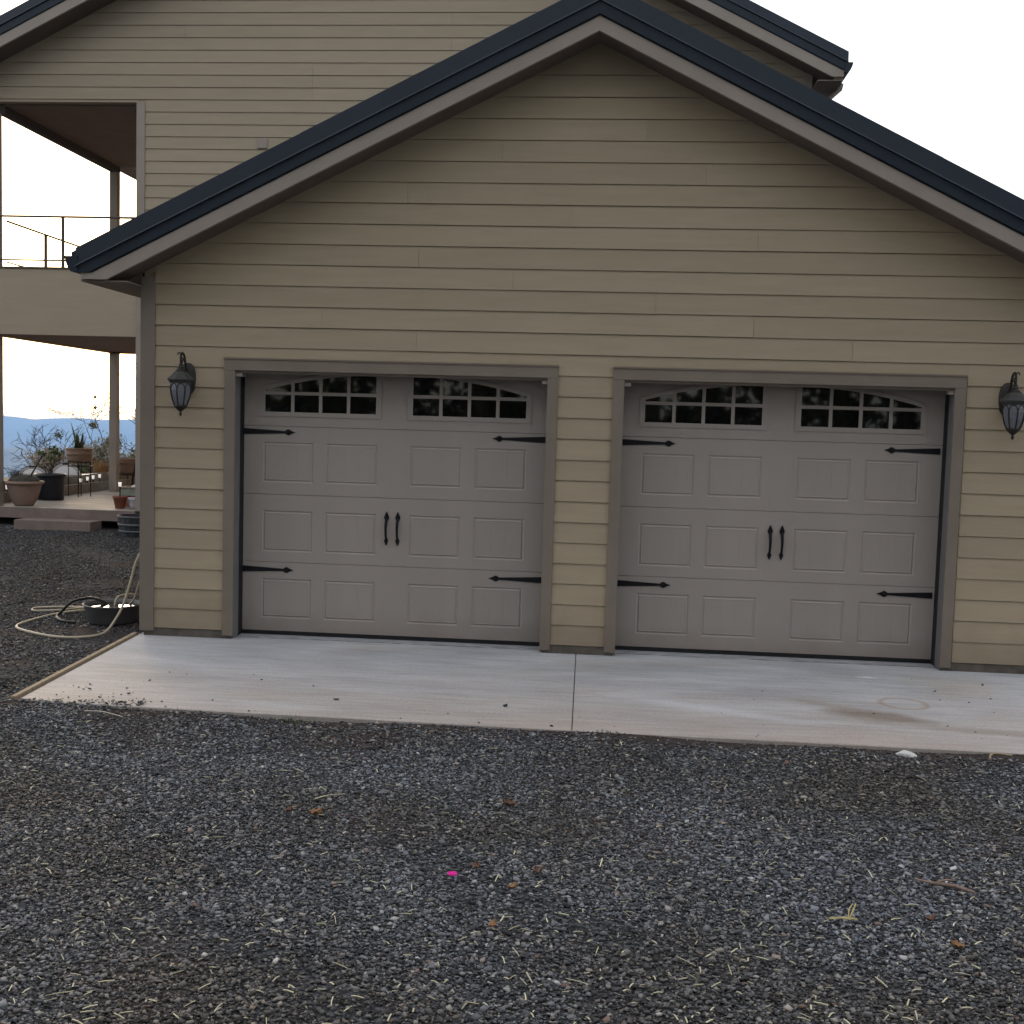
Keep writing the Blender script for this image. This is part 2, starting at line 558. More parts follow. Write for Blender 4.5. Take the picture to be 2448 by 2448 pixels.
hz = MB().box(-12000, 12000, -12000, 11500, -230, 28).build('haze', mat('haze_tmp', (1, 1, 1)))
m = bpy.data.materials.new('pale_blue_air')
m.use_nodes = True
n = m.node_tree
n.nodes.remove(n.nodes['Principled BSDF'])
pv = n.nodes.new('ShaderNodeVolumePrincipled')
pv.inputs['Color'].default_value = (0.35, 0.60, 1.0, 1)
pv.inputs['Density'].default_value = 1.6e-4
pv.inputs['Anisotropy'].default_value = 0.0
n.links.new(pv.outputs[0], n.nodes['Material Output'].inputs['Volume'])
hz.data.materials.clear()
hz.data.materials.append(m)
tag(hz, kind='stuff')

# ------------------------------------------------------------------ concrete apron (two pours) and its form board
m = bpy.data.materials.new('apron_concrete')
m.use_nodes = True
n = m.node_tree
L = n.links.new
b = n.nodes['Principled BSDF']
b.inputs['Roughness'].default_value = 0.7
b.inputs['Specular IOR Level'].default_value = 0.25
t = n.nodes.new('ShaderNodeTexCoord')


def noise(scale, detail=5, rough=0.6, stretch=(1, 1, 1), vec=None):
    mpn = n.nodes.new('ShaderNodeMapping')
    mpn.inputs['Scale'].default_value = stretch
    L(t.outputs['Object'], mpn.inputs['Vector'])
    q = n.nodes.new('ShaderNodeTexNoise')
    q.inputs['Scale'].default_value = scale
    q.inputs['Detail'].default_value = detail
    q.inputs['Roughness'].default_value = rough
    L(mpn.outputs['Vector'], q.inputs['Vector'])
    return q.outputs['Fac']


def rng_(val, a, b_, c=0.0, d=1.0):
    q = n.nodes.new('ShaderNodeMapRange')
    q.inputs['From Min'].default_value = a; q.inputs['From Max'].default_value = b_
    q.inputs['To Min'].default_value = c; q.inputs['To Max'].default_value = d
    L(val, q.inputs['Value'])
    return q.outputs['Result']


def mth(op, a, b_=None):
    q = n.nodes.new('ShaderNodeMath'); q.operation = op
    for i, w in enumerate((a, b_)):
        if w is None: continue
        if isinstance(w, (int, float)): q.inputs[i].default_value = w
        else: L(w, q.inputs[i])
    return q.outputs[0]


def mixc(f, a, b_):
    q = n.nodes.new('ShaderNodeMix'); q.data_type = 'RGBA'
    for s_, w in (('Factor', f), ('A', a), ('B', b_)):
        if isinstance(w, tuple): q.inputs[s_].default_value = (*w, 1)
        elif isinstance(w, (int, float)): q.inputs[s_].default_value = w
        else: L(w, q.inputs[s_])
    return q.outputs['Result']


sp = n.nodes.new('ShaderNodeSeparateXYZ')
L(t.outputs['Object'], sp.inputs['Vector'])
px, py = sp.outputs['X'], sp.outputs['Y']
c0 = mixc(rng_(noise(1.6, 6, 0.62, (0.5, 1.3, 1)), 0.33, 0.67), (0.325, 0.335, 0.36), (0.485, 0.492, 0.515))
# tracked-in red dust: thickest along the gravel edge, thin and patchy towards the doors
dust = mth('MULTIPLY', rng_(mth('ADD', py, mth('MULTIPLY', noise(1.1, 5), 1.6)), 0.2, -2.0), 0.75)
c1 = mixc(dust, c0, (0.43, 0.345, 0.285))
# paler trowel streaks
st = rng_(noise(2.2, 4, 0.5, (0.35, 2.4, 1)), 0.58, 0.75)
wp = rng_(noise(0.9, 7, 0.7, (0.8, 1.5, 1)), 0.52, 0.72)
c1 = mixc(mth('MULTIPLY', wp, 0.55), c1, (0.36, 0.30, 0.255))
br = rng_(noise(9, 4, 0.65, (0.25, 3.0, 1)), 0.35, 0.7, -0.10, 0.14)
c2 = mixc(mth('MULTIPLY', st, 0.35), c1, (0.52, 0.53, 0.56))


def blob(cx, cy, rx, ry, wob=0.5, ang=0.0):
    ca, sa = math.cos(ang), math.sin(ang)
    dx, dy = mth('SUBTRACT', px, cx), mth('SUBTRACT', py, cy)
    ax = mth('DIVIDE', mth('ADD', mth('MULTIPLY', dx, ca), mth('MULTIPLY', dy, sa)), rx)
    ay = mth('DIVIDE', mth('SUBTRACT', mth('MULTIPLY', dy, ca), mth('MULTIPLY', dx, sa)), ry)
    d = mth('SQRT', mth('ADD', mth('MULTIPLY', ax, ax), mth('MULTIPLY', ay, ay)))
    return mth('ADD', d, mth('MULTIPLY', mth('SUBTRACT', noise(3.5, 5), 0.5), wob * 2.2))


s1 = rng_(blob(5.90, -1.72, 0.42, 0.16, 0.6, -0.35), 1.15, 0.5)
c3 = mixc(mth('MULTIPLY', s1, 0.75), c2, (0.20, 0.155, 0.115))
s1b = rng_(blob(6.6, -2.02, 0.75, 0.10, 0.55, -0.12), 1.1, 0.5)
c3 = mixc(mth('MULTIPLY', s1b, 0.5), c3, (0.25, 0.20, 0.165))
s1c = rng_(blob(5.55, -1.42, 0.30, 0.10, 0.6, -0.5), 1.1, 0.4)
c3 = mixc(mth('MULTIPLY', s1c, 0.5), c3, (0.30, 0.245, 0.19))
ringd = blob(6.19, -1.30, 0.17, 0.17, 0.10)
s2 = mth('MULTIPLY', rng_(ringd, 0.78, 0.95), rng_(ringd, 1.18, 1.0))
c4 = mixc(mth('MULTIPLY', s2, 0.5), c3, (0.30, 0.19, 0.11))
s3 = rng_(blob(6.12, -0.42, 0.10, 0.035, 0.6), 1.1, 0.4)
c5 = mixc(mth('MULTIPLY', s3, 0.8), c4, (0.72, 0.74, 0.76))
s3b = rng_(blob(4.75, -1.75, 0.75, 0.10, 0.5, -0.42), 1.3, 0.3)
c5 = mixc(mth('MULTIPLY', s3b, 0.55), c5, (0.56, 0.57, 0.60))
s4 = rng_(blob(6.75, -0.6, 0.45, 0.45, 0.6), 1.2, 0.3)
c6 = mixc(mth('MULTIPLY', s4, 0.45), c5, (0.36, 0.29, 0.22))
s5 = rng_(blob(7.05, -2.2, 0.40, 0.16, 0.5), 1.2, 0.5)
c6 = mixc(mth('MULTIPLY', s5, 0.6), c6, (0.17, 0.145, 0.13))
fine = mth('ADD', rng_(noise(55, 3), 0.3, 0.7, 0.86, 1.10), br)
vm = n.nodes.new('ShaderNodeVectorMath'); vm.operation = 'SCALE'
L(c6, vm.inputs[0]); L(fine, vm.inputs['Scale'])
sk = rng_(noise(120, 2), 0.70, 0.74)
c7 = mixc(mth('MULTIPLY', sk, 0.35), vm.outputs['Vector'], (0.10, 0.09, 0.085))
L(c7, b.inputs['Base Color'])
bp = n.nodes.new('ShaderNodeBump')
bp.inputs['Strength'].default_value = 0.25; bp.inputs['Distance'].default_value = 0.006
L(noise(24, 5), bp.inputs['Height'])
L(bp.outputs['Normal'], b.inputs['Normal'])
APRON = m

ZS = -0.075


def slab(name, pts, z0, z1, mtl):
    mb = MB()
    k = len(pts)
    bev = 0.006
    cx = sum(p[0] for p in pts) / k; cy = sum(p[1] for p in pts) / k
    ins = [(p[0] + bev * (1 if cx > p[0] else -1), p[1] + bev * (1 if cy > p[1] else -1)) for p in pts]
    vs = [(x, y, z0) for x, y in pts] + [(x, y, z1 - bev) for x, y in pts] + [(x, y, z1) for x, y in ins]
    fs = [tuple(range(k - 1, -1, -1)), tuple(range(2 * k, 3 * k))]
    for lv in (0, 1):
        fs += [(lv * k + i, lv * k + (i + 1) % k, (lv + 1) * k + (i + 1) % k, (lv + 1) * k + i) for i in range(k)]
    mb.add(vs, fs)
    return mb.build(name, mtl)


tag(slab('pavement', [(0.03, -2.44), (3.797, -2.50), (3.748, 0.10), (-0.155, 0.10)], -0.25, ZS, APRON), kind='structure')
tag(slab('pavement', [(3.802, -2.50), (9.5, -2.52), (9.5, 0.10), (3.753, 0.10)], -0.25, ZS, APRON), kind='structure')
# the garage floor showing as a rough strip at the door sills
mb = MB().box(0.0, 7.56, 0.116, 6.9, -0.25, ZS + 0.004)
tag(mb.build('floor', mat('sill_concrete', (0.42, 0.43, 0.46), 0.85, 0.4, 14, 0.5, 50, col2=(0.22, 0.215, 0.22), stretch=(0.5, 2, 1))), kind='structure')
fb = MB()
fb.add([(0.002 - 0.036, -2.40, -0.2), (0.002, -2.40, -0.2), (-0.171, 0.04, -0.2), (-0.171 - 0.036, 0.04, -0.2),
        (0.002 - 0.036, -2.40, -0.062), (0.002, -2.40, -0.062), (-0.171, 0.04, -0.062), (-0.171 - 0.036, 0.04, -0.062)],
       [(3, 2, 1, 0), (4, 5, 6, 7), (0, 1, 5, 4), (1, 2, 6, 5), (2, 3, 7, 6), (3, 0, 4, 7)])
tag(fb.build('edging_board', WOODF, origin=(-0.08, -1.2, -0.1)),
    'long weathered wooden board edging the concrete apron beside the gravel', 'edging board')

# ------------------------------------------------------------------ the garage
G = thing('garage', (3.785, 0.0, -0.1),
          'tan lap-sided garage with two taupe carriage doors and dark blue metal roof', 'garage')
PW = 0.1778
RX = 3.785                       # ridge
XR = 7.57                        # right-hand wall
OV = 0.36                        # rake overhang


def soff(x): return 5.064 - 0.5 * abs(x - RX)


# wall body behind the boards, with the two openings left out
mb = MB()
for x0, x1 in ((-0.105, 0.694), (3.461, 4.060), (6.828, XR + 0.10)):
    mb.prism([(x0, 0.0), (x1, 0.0), (x1, 2.29), (x0, 2.29)], 0.004, 0.12)
top = [(-0.105, 2.292), (XR + 0.1, 2.292), (XR + 0.1, soff(XR + 0.1)), (RX, soff(RX)), (-0.105, soff(-0.105))]
mb.prism(top, 0.004, 0.12)
for x0, x1 in ((-0.105, 0.0), (XR, XR + 0.1)):
    mb.box(x0, x1, 0.121, 6.98, 0.0, 3.1)
mb.build('wall', SIDING, G)
for x0, x1 in ((-0.095, 0.70), (3.455, 4.065), (6.82, XR + 0.1)):
    MB().box(x0, x1, -0.004, 0.118, -0.22, -0.004).build('foundation', FOUND, G)

joints = {13: [3.1], 14: [2.302, 5.96], 15: [1.476, 5.144], 16: [4.325], 17: [3.117], 18: [2.305], 19: [5.149],
          20: [3.6], 21: [2.2], 22: [4.7], 23: [3.0], 24: [4.2]}
for k in range(0, 29):
    z0, z1 = k * PW, (k + 1) * PW
    spans = []
    if k < 13:
        spans = [(0.0, 0.624), (3.526, 3.997), (6.901, XR)]
    elif k == 13:
        spans = [(0.0, 0.624), (3.526, 3.997), (6.901, XR)]
    else:
        xs = [0.0] + joints.get(k, []) + [XR]
        spans = list(zip(xs[:-1], xs[1:]))
    for i, (a, c) in enumerate(spans):
        a2 = a + (0.0011 if i and k > 13 else 0); c2 = c - (0.0011 if i < len(spans) - 1 and k > 13 else 0)
        poly = [(a2, z0), (c2, z0), (c2, z1 - 0.0045), (a2, z1 - 0.0045)]
        poly = clip_line(poly, 0.5, 1.0, 5.066 + 0.5 * RX)
        poly = clip_line(poly, -0.5, 1.0, 5.066 - 0.5 * RX) if poly else poly
        if len(poly) >= 3:
            jz = random.uniform(-.0014, .0014)
            mb = MB(); plank(mb, [(x, z + jz) for x, z in poly], 0.0, z0, z1, 0.0125 + random.uniform(-.0015, .002)); mb.build('siding_plank', SIDING, G)
    if k == 13:                  # the narrow rip above the door heads
        for a, c in ((0.6245, 3.1), (3.1025, 3.5255), (3.9975, 6.9005)):
            mb = MB(); plank(mb, [(a, 2.398), (c, 2.398), (c, z1 - 0.0045), (a, z1 - 0.0045)], 0.0, z0, z1)
            mb.build('siding_plank', SIDING, G)
mb = MB().box(-0.125, -0.001, -0.024, 0.003, -0.03, 3.075).build('corner_board', TRIM, G)
mb = MB().box(-0.129, -0.106, -0.0235, 0.13, -0.028, 2.99).build('corner_board', TRIM, G)
mb = MB().box(XR + 0.001, XR + 0.125, -0.024, 0.003, -0.03, 3.075).build('corner_board', TRIM, G)

# door casings: legs, head, drip cap, jambs
for ox in (0.0, 3.3665):
    for a, c in ((0.625, 0.719), (3.437, 3.525)):
        MB().box(a + ox, c + ox, -0.026, 0.003, -0.045, 2.288).build('door_casing', TRIM, G)
    MB().box(0.625 + ox, 3.525 + ox, -0.028, 0.003, 2.289, 2.383).build('door_head_casing', TRIM, G)
    MB().box(0.618 + ox, 3.532 + ox, -0.036, 0.003, 2.3835, 2.394).build('drip_cap', TRIM, G)
    for a, c in ((0.695, 0.7185), (3.4375, 3.46)):
        MB().box(a + ox, c + ox, 0.0035, 0.135, -0.068, 2.288).build('door_jamb', JAMB, G)
        MB().box(a + ox, c + ox, 0.136, 0.262, -0.068, 2.42).build('jamb_back', FLATBLK, G)  # rear half of the jamb depth, plain black
    MB().box(0.7187 + ox, 3.4373 + ox, 0.0035, 0.135, 2.268, 2.2885).build('head_jamb', TRIM, G)
    MB().box(0.7187 + ox, 3.4373 + ox, 0.1355, 0.262, 2.32, 2.42).build('head_stop', FLATBLK, G)
    for a, c in ((0.7192, 0.775), (3.390, 3.4368)):
        MB().box(a + ox, c + ox, 0.0, 0.10, 2.236, 2.266).build('stop_block', HTRIM, G)

# roof: sheets, rake trim with a rib, ridge cap, standing seams; fascia, soffits, gutters
AP = 5.178                       # lower metal edge at the ridge
mb = MB()
mb.prism([(-0.60, AP + .20 - .5 * (RX + .6)), (RX, AP + .20), (2 * RX + .6, AP + .20 - .5 * (RX + .6)),
          (2 * RX + .6, AP + .245 - .5 * (RX + .6)), (RX, AP + .245), (-0.60, AP + .245 - .5 * (RX + .6))], -OV + 0.02, 7.0)
roof = mb.build('roof', ROOFM, G)


def rake(sx, ap, rx, xe, y, zcut, parent, rib=0.10, top=0.262):
    """sx -1/+1: side. the metal trim on the rake: lower leg, rib, upper leg"""
    def strip(a, c, y0, y1, lean=0.0):
        poly = [(rx, ap + a), (rx + sx * xe, ap + a - .5 * xe), (rx + sx * xe, ap + c - .5 * xe), (rx, ap + c)]
        if sx < 0: poly = poly[::-1]
        poly = clip_line(poly, 0.0, -1.0, -zcut)
        k = len(poly)
        def yl(x, z):
            return y0 + lean * ((z - (ap - .5 * abs(x - rx)) - a) / (c - a))
        vs = [(x, yl(x, z), z) for x, z in poly] + [(x, y1, z) for x, z in poly]
        fs = [tuple(range(k)), tuple(range(2 * k - 1, k - 1, -1))]
        fs += [(i, i + k, (i + 1) % k + k, (i + 1) % k) for i in range(k)]
        return vs, fs
    def part_(a, c, y0, y1, lean, u0, u1):
        poly = [(rx + sx * u0, ap + a - .5 * u0), (rx + sx * u1, ap + a - .5 * u1), (rx + sx * u1, ap + c - .5 * u1), (rx + sx * u0, ap + c - .5 * u0)]
        if sx < 0: poly = poly[::-1]
        poly = clip_line(poly, 0.0, -1.0, -zcut)
        k = len(poly)
        def yl(x, z): return y0 + lean * ((z - (ap - .5 * abs(x - rx)) - a) / (c - a))
        vs = [(x, yl(x, z), z) for x, z in poly] + [(x, y1, z) for x, z in poly]
        fs = [tuple(range(k)), tuple(range(2 * k - 1, k - 1, -1))] + [(i, i + k, (i + 1) % k + k, (i + 1) % k) for i in range(k)]
        return vs, fs
    ul = xe * (.62 if sx > 0 else .55)
    for a0_, c0_, yb, ln_ in ((0.0, rib, y + 0.004, 0.0), (rib + 0.014, top, y - 0.004, 0.016)):
        q = MB(); q.add(*part_(a0_, c0_, yb, y + 0.02, ln_, 0.0, ul + .04)); q.build('rake_trim', ROOFM, parent)
        q = MB(); q.add(*part_(a0_ + .002, c0_ - .002, yb + 0.0035, y + 0.02, ln_ * .8, ul, xe)); q.build('rake_trim', ROOFM, parent)
    q = MB(); q.add(*strip(rib, rib + 0.014, y - 0.014, y + 0.02, 0.006)); q.build('rake_rib', ROOFM, parent)
    q = MB(); q.add(*strip(-0.012, 0.0, y + 0.016, y + 0.02)); q.build('drip_edge', BLACK, parent)


rake(-1, AP, RX, 4.345, -OV, 3.062, roof)
rake(1, AP, RX, 4.345, -OV, 3.062, roof)
for sx in (-1, 1):
    for i in range(1, 15):
        y = -0.3 + i * 0.48
        q = MB()
        x1 = RX + sx * 4.36
        zt = AP + 0.246
        q.add([(RX, y, zt), (x1, y, zt - 2.18), (x1, y + .02, zt - 2.18), (RX, y + .02, zt),
               (RX, y, zt + .03), (x1, y, zt - 2.15), (x1, y + .02, zt - 2.15), (RX, y + .02, zt + .03)],
              [(0, 1, 5, 4), (2, 3, 7, 6), (4, 5, 6, 7), (1, 2, 6, 5), (3, 0, 4, 7)])
        q.build('roof_seam', ROOFM, roof)
q = MB()
q.prism([(RX - .16, AP + .19), (RX, AP + .262), (RX + .16, AP + .19), (RX + .17, AP + .205), (RX, AP + .285), (RX - .17, AP + .205)],
        -OV - 0.006, 7.0)
q.build('ridge_cap', ROOFM, roof)


def fascia(sx, ap, rx, xe, y, zcut, parent, h=0.128):
    poly = [(rx, ap - h), (rx + sx * xe, ap - h - .5 * xe), (rx + sx * xe, ap + .03 - .5 * xe), (rx, ap + .03)]
    if sx < 0: poly = poly[::-1]
    poly = clip_line(poly, 0.0, -1.0, -zcut)
    q = MB(); q.prism(poly, y + 0.021, y + 0.055); q.build('rake_fascia', HTRIM, parent)


def rsoffit(sx, ap, rx, xe, y0, y1, zcut, parent):
    a, c = ap - 0.115, ap - 0.10
    poly = [(rx, a), (rx + sx * xe, a - .5 * xe), (rx + sx * xe, c - .5 * xe), (rx, c)]
    if sx < 0: poly = poly[::-1]
    poly = clip_line(poly, 0.0, -1.0, -zcut)
    q = MB(); q.prism(poly, y0, y1); q.build('rake_soffit', SOFFIT, parent)


for sx in (-1, 1):
    fascia(sx, AP, RX, 4.30, -OV, 3.008, G)
    rsoffit(sx, AP, RX, 4.3, -OV + 0.056, 0.003, 3.006, G)


def eave(xw, xo, z, y0, y1, parent, sgn, gz):
    """level soffit, fascia board and gutter along an eave; sgn -1 = eave on the -x side"""
    q = MB(); q.box(min(xw, xo), max(xw, xo), y0 + 0.058, y1, z, z + 0.012); q.build('eave_soffit', TRIM, parent)
    a, c = sorted((xo, xo - sgn * 0.022))
    q = MB(); q.box(a, c, y0 + 0.058, y1, z + 0.0125, z + 0.20); q.build('eave_fascia', HTRIM, parent)
    g0 = xo + sgn * 0.002
    pr = [(0, 0), (0.06, 0), (0.085, 0.035), (0.105, 0.085), (0.115, 0.13), (0.108, 0.13), (0.098, 0.088), (0.078, 0.04), (0.056, 0.008), (0.006, 0.008), (0.006, 0.13), (0, 0.13)]
    poly = [(g0 + sgn * p, gz + h) for p, h in pr]
    if sgn < 0: poly = poly[::-1]
    q = MB(); q.prism(poly, y0, y1)
    # end cap
    cap = [(g0 + sgn * p, gz + h) for p, h in pr[:5]] + [(g0, gz + 0.13)]
    if sgn < 0: cap = cap[::-1]
    q.prism(cap, y0 - 0.003, y0 - 0.0005)
    q.build('gutter', ROOFM, parent)


MB().prism([(-0.335, 3.0055), (-0.1265, 3.0055), (-0.1265, 3.105)], 0.0, 0.02).build('eave_return', TRIM, G)
MB().prism([(XR + 0.1265, 3.0055), (XR + 0.335, 3.0055), (XR + 0.1265, 3.105)], 0.0, 0.02).build('eave_return', TRIM, G)
eave(-0.13, -0.535, 2.992, -OV, 7.0, G, -1, 3.066)
eave(XR + 0.13, 2 * RX + 0.535, 2.992, -OV, 7.0, G, 1, 3.066)

# ------------------------------------------------------------------ carriage-style garage door (local: x from the left edge, y=0 front, z from the sill)
ZB = -0.035
secz = [0.0, 0.627, 1.237, 1.847, 2.457]
PX = [(0.175, 0.632), (0.745, 1.212), (1.505, 1.966), (2.083, 2.536)]
PZ = [(0.118, 0.478), (0.722, 1.092), (1.345, 1.706)]


def make_door(loc):
    bm_ = MB().box(0.0, 2.718, 0.048, 0.056, -0.01, 2.457)
    d = bm_.build('garage_door', DOORP, G, origin=(0, 0, 0))
    d.location = Vector(loc) - G.location

    def sub(q, name, m_):
        o = q.build(name, m_, d, origin=(0, 0, 0)); return o
    # the four sections: frames left round the pressed panels
    for k in range(4):
        z0, z1 = secz[k] + 0.0022, secz[k + 1] - 0.0022
        q = MB()
        holes = [(a, c) + PZ[k] for a, c in PX] if k < 3 else []
        xs = sorted(set([0.0, 2.718] + [h[0] for h in holes] + [h[1] for h in holes]))
        zs = sorted(set([z0, z1] + [h[2] for h in holes] + [h[3] for h in holes]))
        for i in range(len(xs) - 1):
            for j in range(len(zs) - 1):
                cx, cz = (xs[i] + xs[i + 1]) / 2, (zs[j] + zs[j + 1]) / 2
                if any(h[0] < cx < h[1] and h[2] < cz < h[3] for h in holes): continue
                q.add([(xs[i], 0, zs[j]), (xs[i + 1], 0, zs[j]), (xs[i + 1], 0, zs[j + 1]), (xs[i], 0, zs[j + 1])], [(0, 1, 2, 3)])
        r = 0.005                # rolled meeting edges
        q.add([(0, 0, z0), (2.718, 0, z0), (2.718, r, z0 - .001), (0, r, z0 - .001), (2.718, .047, z0 - .001), (0, .047, z0 - .001)], [(3, 2, 1, 0), (5, 4, 2, 3)])
        q.add([(0, 0, z1), (2.718, 0, z1), (2.718, r, z1 + .001), (0, r, z1 + .001), (2.718, .047, z1 + .001), (0, .047, z1 + .001)], [(0, 1, 2, 3), (3, 2, 4, 5)])
        for x in (0.0, 2.718):
            q.add([(x, 0, z0), (x, .047, z0), (x, .047, z1), (x, 0, z1)], [(0, 1, 2, 3) if x > 1 else (3, 2, 1, 0)])
        sub(q, 'door_section', DOORP)
        for a, c, zb, zt in holes:
            q = MB()
            rings = []
            for ins, y in ((0, 0), (0.012, 0.0072), (0.014, 0.0072), (0.027, -0.001), (0.031, 0.0015)):
                rings.append([(a + ins, y, zb + ins), (c - ins, y, zb + ins), (c - ins, y, zt - ins), (a + ins, y, zt - ins)])
            for r0, r1 in zip(rings[:-1], rings[1:]):
                for i in range(4):
                    q.add([r0[i], r0[(i + 1) % 4], r1[(i + 1) % 4], r1[i]], [(0, 1, 2, 3)])
            x0, x1, za, zc = a + .030, c - .030, zb + .030, zt - .030
            g = [x0]
            for f in (1 / 3, 2 / 3):
                xm = x0 + (x1 - x0) * f
                g += [xm - 0.003, xm, xm + 0.003]
            g += [x1]
            for i in range(len(g) - 1):
                y0_ = 0.0030 if i in (2, 5) else 0.0015
                y1_ = 0.0030 if i in (1, 4) else 0.0015
                q.add([(g[i], y0_, za), (g[i + 1], y1_, za), (g[i + 1], y1_, zc), (g[i], y0_, zc)], [(0, 1, 2, 3)])
            sub(q, 'raised_panel', DOORP)
    # two arched windows, the second a mirror of the first
    for mir in (False, True):
        def mx_(x): return 2.714 - x if mir else x
        xi = [0.190, 0.425, 0.455, 0.677, 0.707, 0.929, 0.959, 1.192]      # pane edges
        zl, zm0, zm1 = 1.975, 2.127, 2.156
        arch = lambda x: 2.166 + 0.146 * (1 - ((1.215 - x) / 1.025) ** 2) if x > 0.19 else 2.166
        # frame: outer moulding + muntins as one part
        q = MB()
        def bar(x0, x1, z0, z1, y0=-0.008, y1=0.006):
            a, c = sorted((mx_(x0), mx_(x1))); q.box(a, c, y0, y1, z0, z1)
        def quad(pts, y0=-0.008, y1=0.006):
            pts = [(mx_(x), z) for x, z in pts]
            if mir: pts = pts[::-1]
            q.prism(pts, y0, y1)
        bar(0.144, 1.240, 1.935, 1.975)
        bar(0.144, 0.190, 1.9755, 2.19); bar(1.192, 1.240, 1.9755, 2.345)
        for a, c in ((0.425, 0.455), (0.677, 0.707), (0.929, 0.959)):
            bar(a, c, 1.9755, zm0 - .0005, -0.006)
            quad([(a, zm1 + .0005), (c, zm1 + .0005), (c, arch(c)), (a, arch(a))], -0.006)
        bar(0.1905, 1.1915, zm0, zm1, -0.0065)
        N = 14
        for i in range(N):
            xa, xb = 0.19 + (1.192 - .19) * i / N, 0.19 + (1.192 - .19) * (i + 1) / N
            quad([(xa, arch(xa) + .0005), (xb, arch(xb) + .0005), (xb, arch(xb) + 0.036), (xa, arch(xa) + 0.036)])
        sub(q, 'window_frame', DOORP)
        for i in range(4):
            a, c = xi[2 * i], xi[2 * i + 1]
            q = MB(); p0, p1 = sorted((mx_(a - .004), mx_(c + .004)))
            q.box(p0, p1, -0.0030, 0.0015, zl - .004, zm0 + .004); sub(q, 'pane', GLASS)
            q = MB()
            xs_ = [a - .004 + (c - a + .008) * j / 5 for j in range(6)]
            pts = [(x, zm1 - .004) for x in (xs_[0], xs_[-1])] + [(x, max(arch(x), zm1) + .004) for x in xs_[::-1]]
            pts = [(mx_(x), z) for x, z in pts]
            if mir: pts = pts[::-1]
            q.prism(pts, -0.0030, 0.0015); sub(q, 'pane', GLASS)
    # black strap hinges
    def strap(x0, s, zc, nm='strap_hinge'):
        q = MB()
        P = [(0, -.026), (0.375, -.010), (0.383, -.0165), (0.398, -.026), (0.412, -.026), (0.430, -.014), (0.450, -.006), (0.470, 0.0),
             (0.450, .006), (0.430, .014), (0.412, .026), (0.398, .026), (0.383, .0165), (0.375, .010), (0, .028)]
        # the level edge is the lower one beside a left jamb and the upper one beside a right jamb
        P = [(x, z + (0.0 if x > 0.37 else 0)) for x, z in P]
        pts = [(x0 + s * x, zc + z) for x, z in P]
        if s < 0: pts = pts[::-1]
        q.prism(pts, -0.0065, 0.0005)
        q.lathe([(0.0001, 0.012), (0.006, 0.010), (0.010, 0.0)], (0, 0, 0), 10)
        nv = 30
        cx = x0 + s * 0.405
        q.v[-nv:] = [(cx + p[0], -0.0065 - p[2], zc + p[1]) for p in q.v[-nv:]]
        sub(q, nm, BLACK)
    for zc in (1.795, 0.558):
        strap(-0.002, 1, zc); strap(2.70, -1, zc - 0.002)
    # pair of spear-ended pull handles
    for hx in (1.306, 1.407):
        q = MB()
        zt, zb = 1.106, 0.822
        def spear(zc, s):
            P = [(0, 0.034), (0.004, 0.028), (0.013, 0.006), (0.0155, -0.002), (0.011, -0.012), (0.0085, -0.020), (-0.0085, -0.020),
                 (-0.011, -0.012), (-0.0155, -0.002), (-0.013, 0.006), (-0.004, 0.028)]
            k = 1.5 if s > 0 else 1.2
            pts = [(hx + x * k, zc + s * z * k) for x, z in P]
            if s > 0: pts = pts[::-1]
            q.prism(pts, -0.009, 0.0005)
        spear(zt - 0.040, 1); spear(zb + 0.032, -1)
        path = []
        for i in range(11):
            u = i / 10
            path.append((hx, -0.006 - 0.036 * math.sin(math.pi * u) ** 0.7, zt - 0.052 + (zb + .045 - zt + .052) * u))
        q.tube(path, [0.011, .0125, .013, .0125, .012, .0115, .011, .0105, .0105, .0105, .0095], 8)
        sub(q, 'pull_handle', BLACK)
    q = MB().box(0.0, 2.718, 0.004, 0.045, -0.034, -0.004); sub(q, 'bottom_seal', FLATBLK)
    return d


D1 = make_door((0.7192, 0.25, ZB))
D2 = copy_tree(D1, G)
D2.location = D1.location + Vector((3.3665, 0, 0))
MB().box(0.5, 7.1, 0.33, 0.34, ZS + 0.01, 2.6).build('interior_partition', FLATBLK, G)
# ------------------------------------------------------------------ the house behind
HY = 7.0
H = thing('house', (0.53, HY, 0.2), 'two-storey tan lap-sided house behind the garage with an open corner porch', 'house')
HAP, HRX = 10.058, 0.535          # rake metal lower edge at the ridge
HPH = 0.70                         # phase of the courses


def hsoff(x): return HAP - 0.113 - 0.5 * abs(x - HRX)


mb = MB()
mb.prism([(-3.02, 0.3), (6.58, 0.3), (6.58, 6.48), (-3.02, 6.48)], HY + 0.004, HY + 0.12)
mb.prism([(-5.38, 6.481), (6.62, 6.481), (6.62, hsoff(6.62)), (HRX, hsoff(HRX)), (-5.38, hsoff(-5.38))], HY + 0.004, HY + 0.12)
mb.box(6.5, 6.62, HY + 0.121, 17.0, 0.3, 6.8)
mb.box(-3.14, -3.021, HY + 0.121, 17.0, 0.3, 6.47)
mb.box(-3.02, 6.49, 16.9, 17.0, 0.3, 6.8)
mb.prism([(-5.38, 6.81), (6.62, 6.81), (6.62, hsoff(6.62)), (HRX, hsoff(HRX)), (-5.38, hsoff(-5.38))], 16.9, 17.0)
mb.box(-5.38, 6.49, HY + 0.121, 16.89, 6.63, 6.66)
mb.build('wall', HSIDING, H)
rj = random.Random(5)
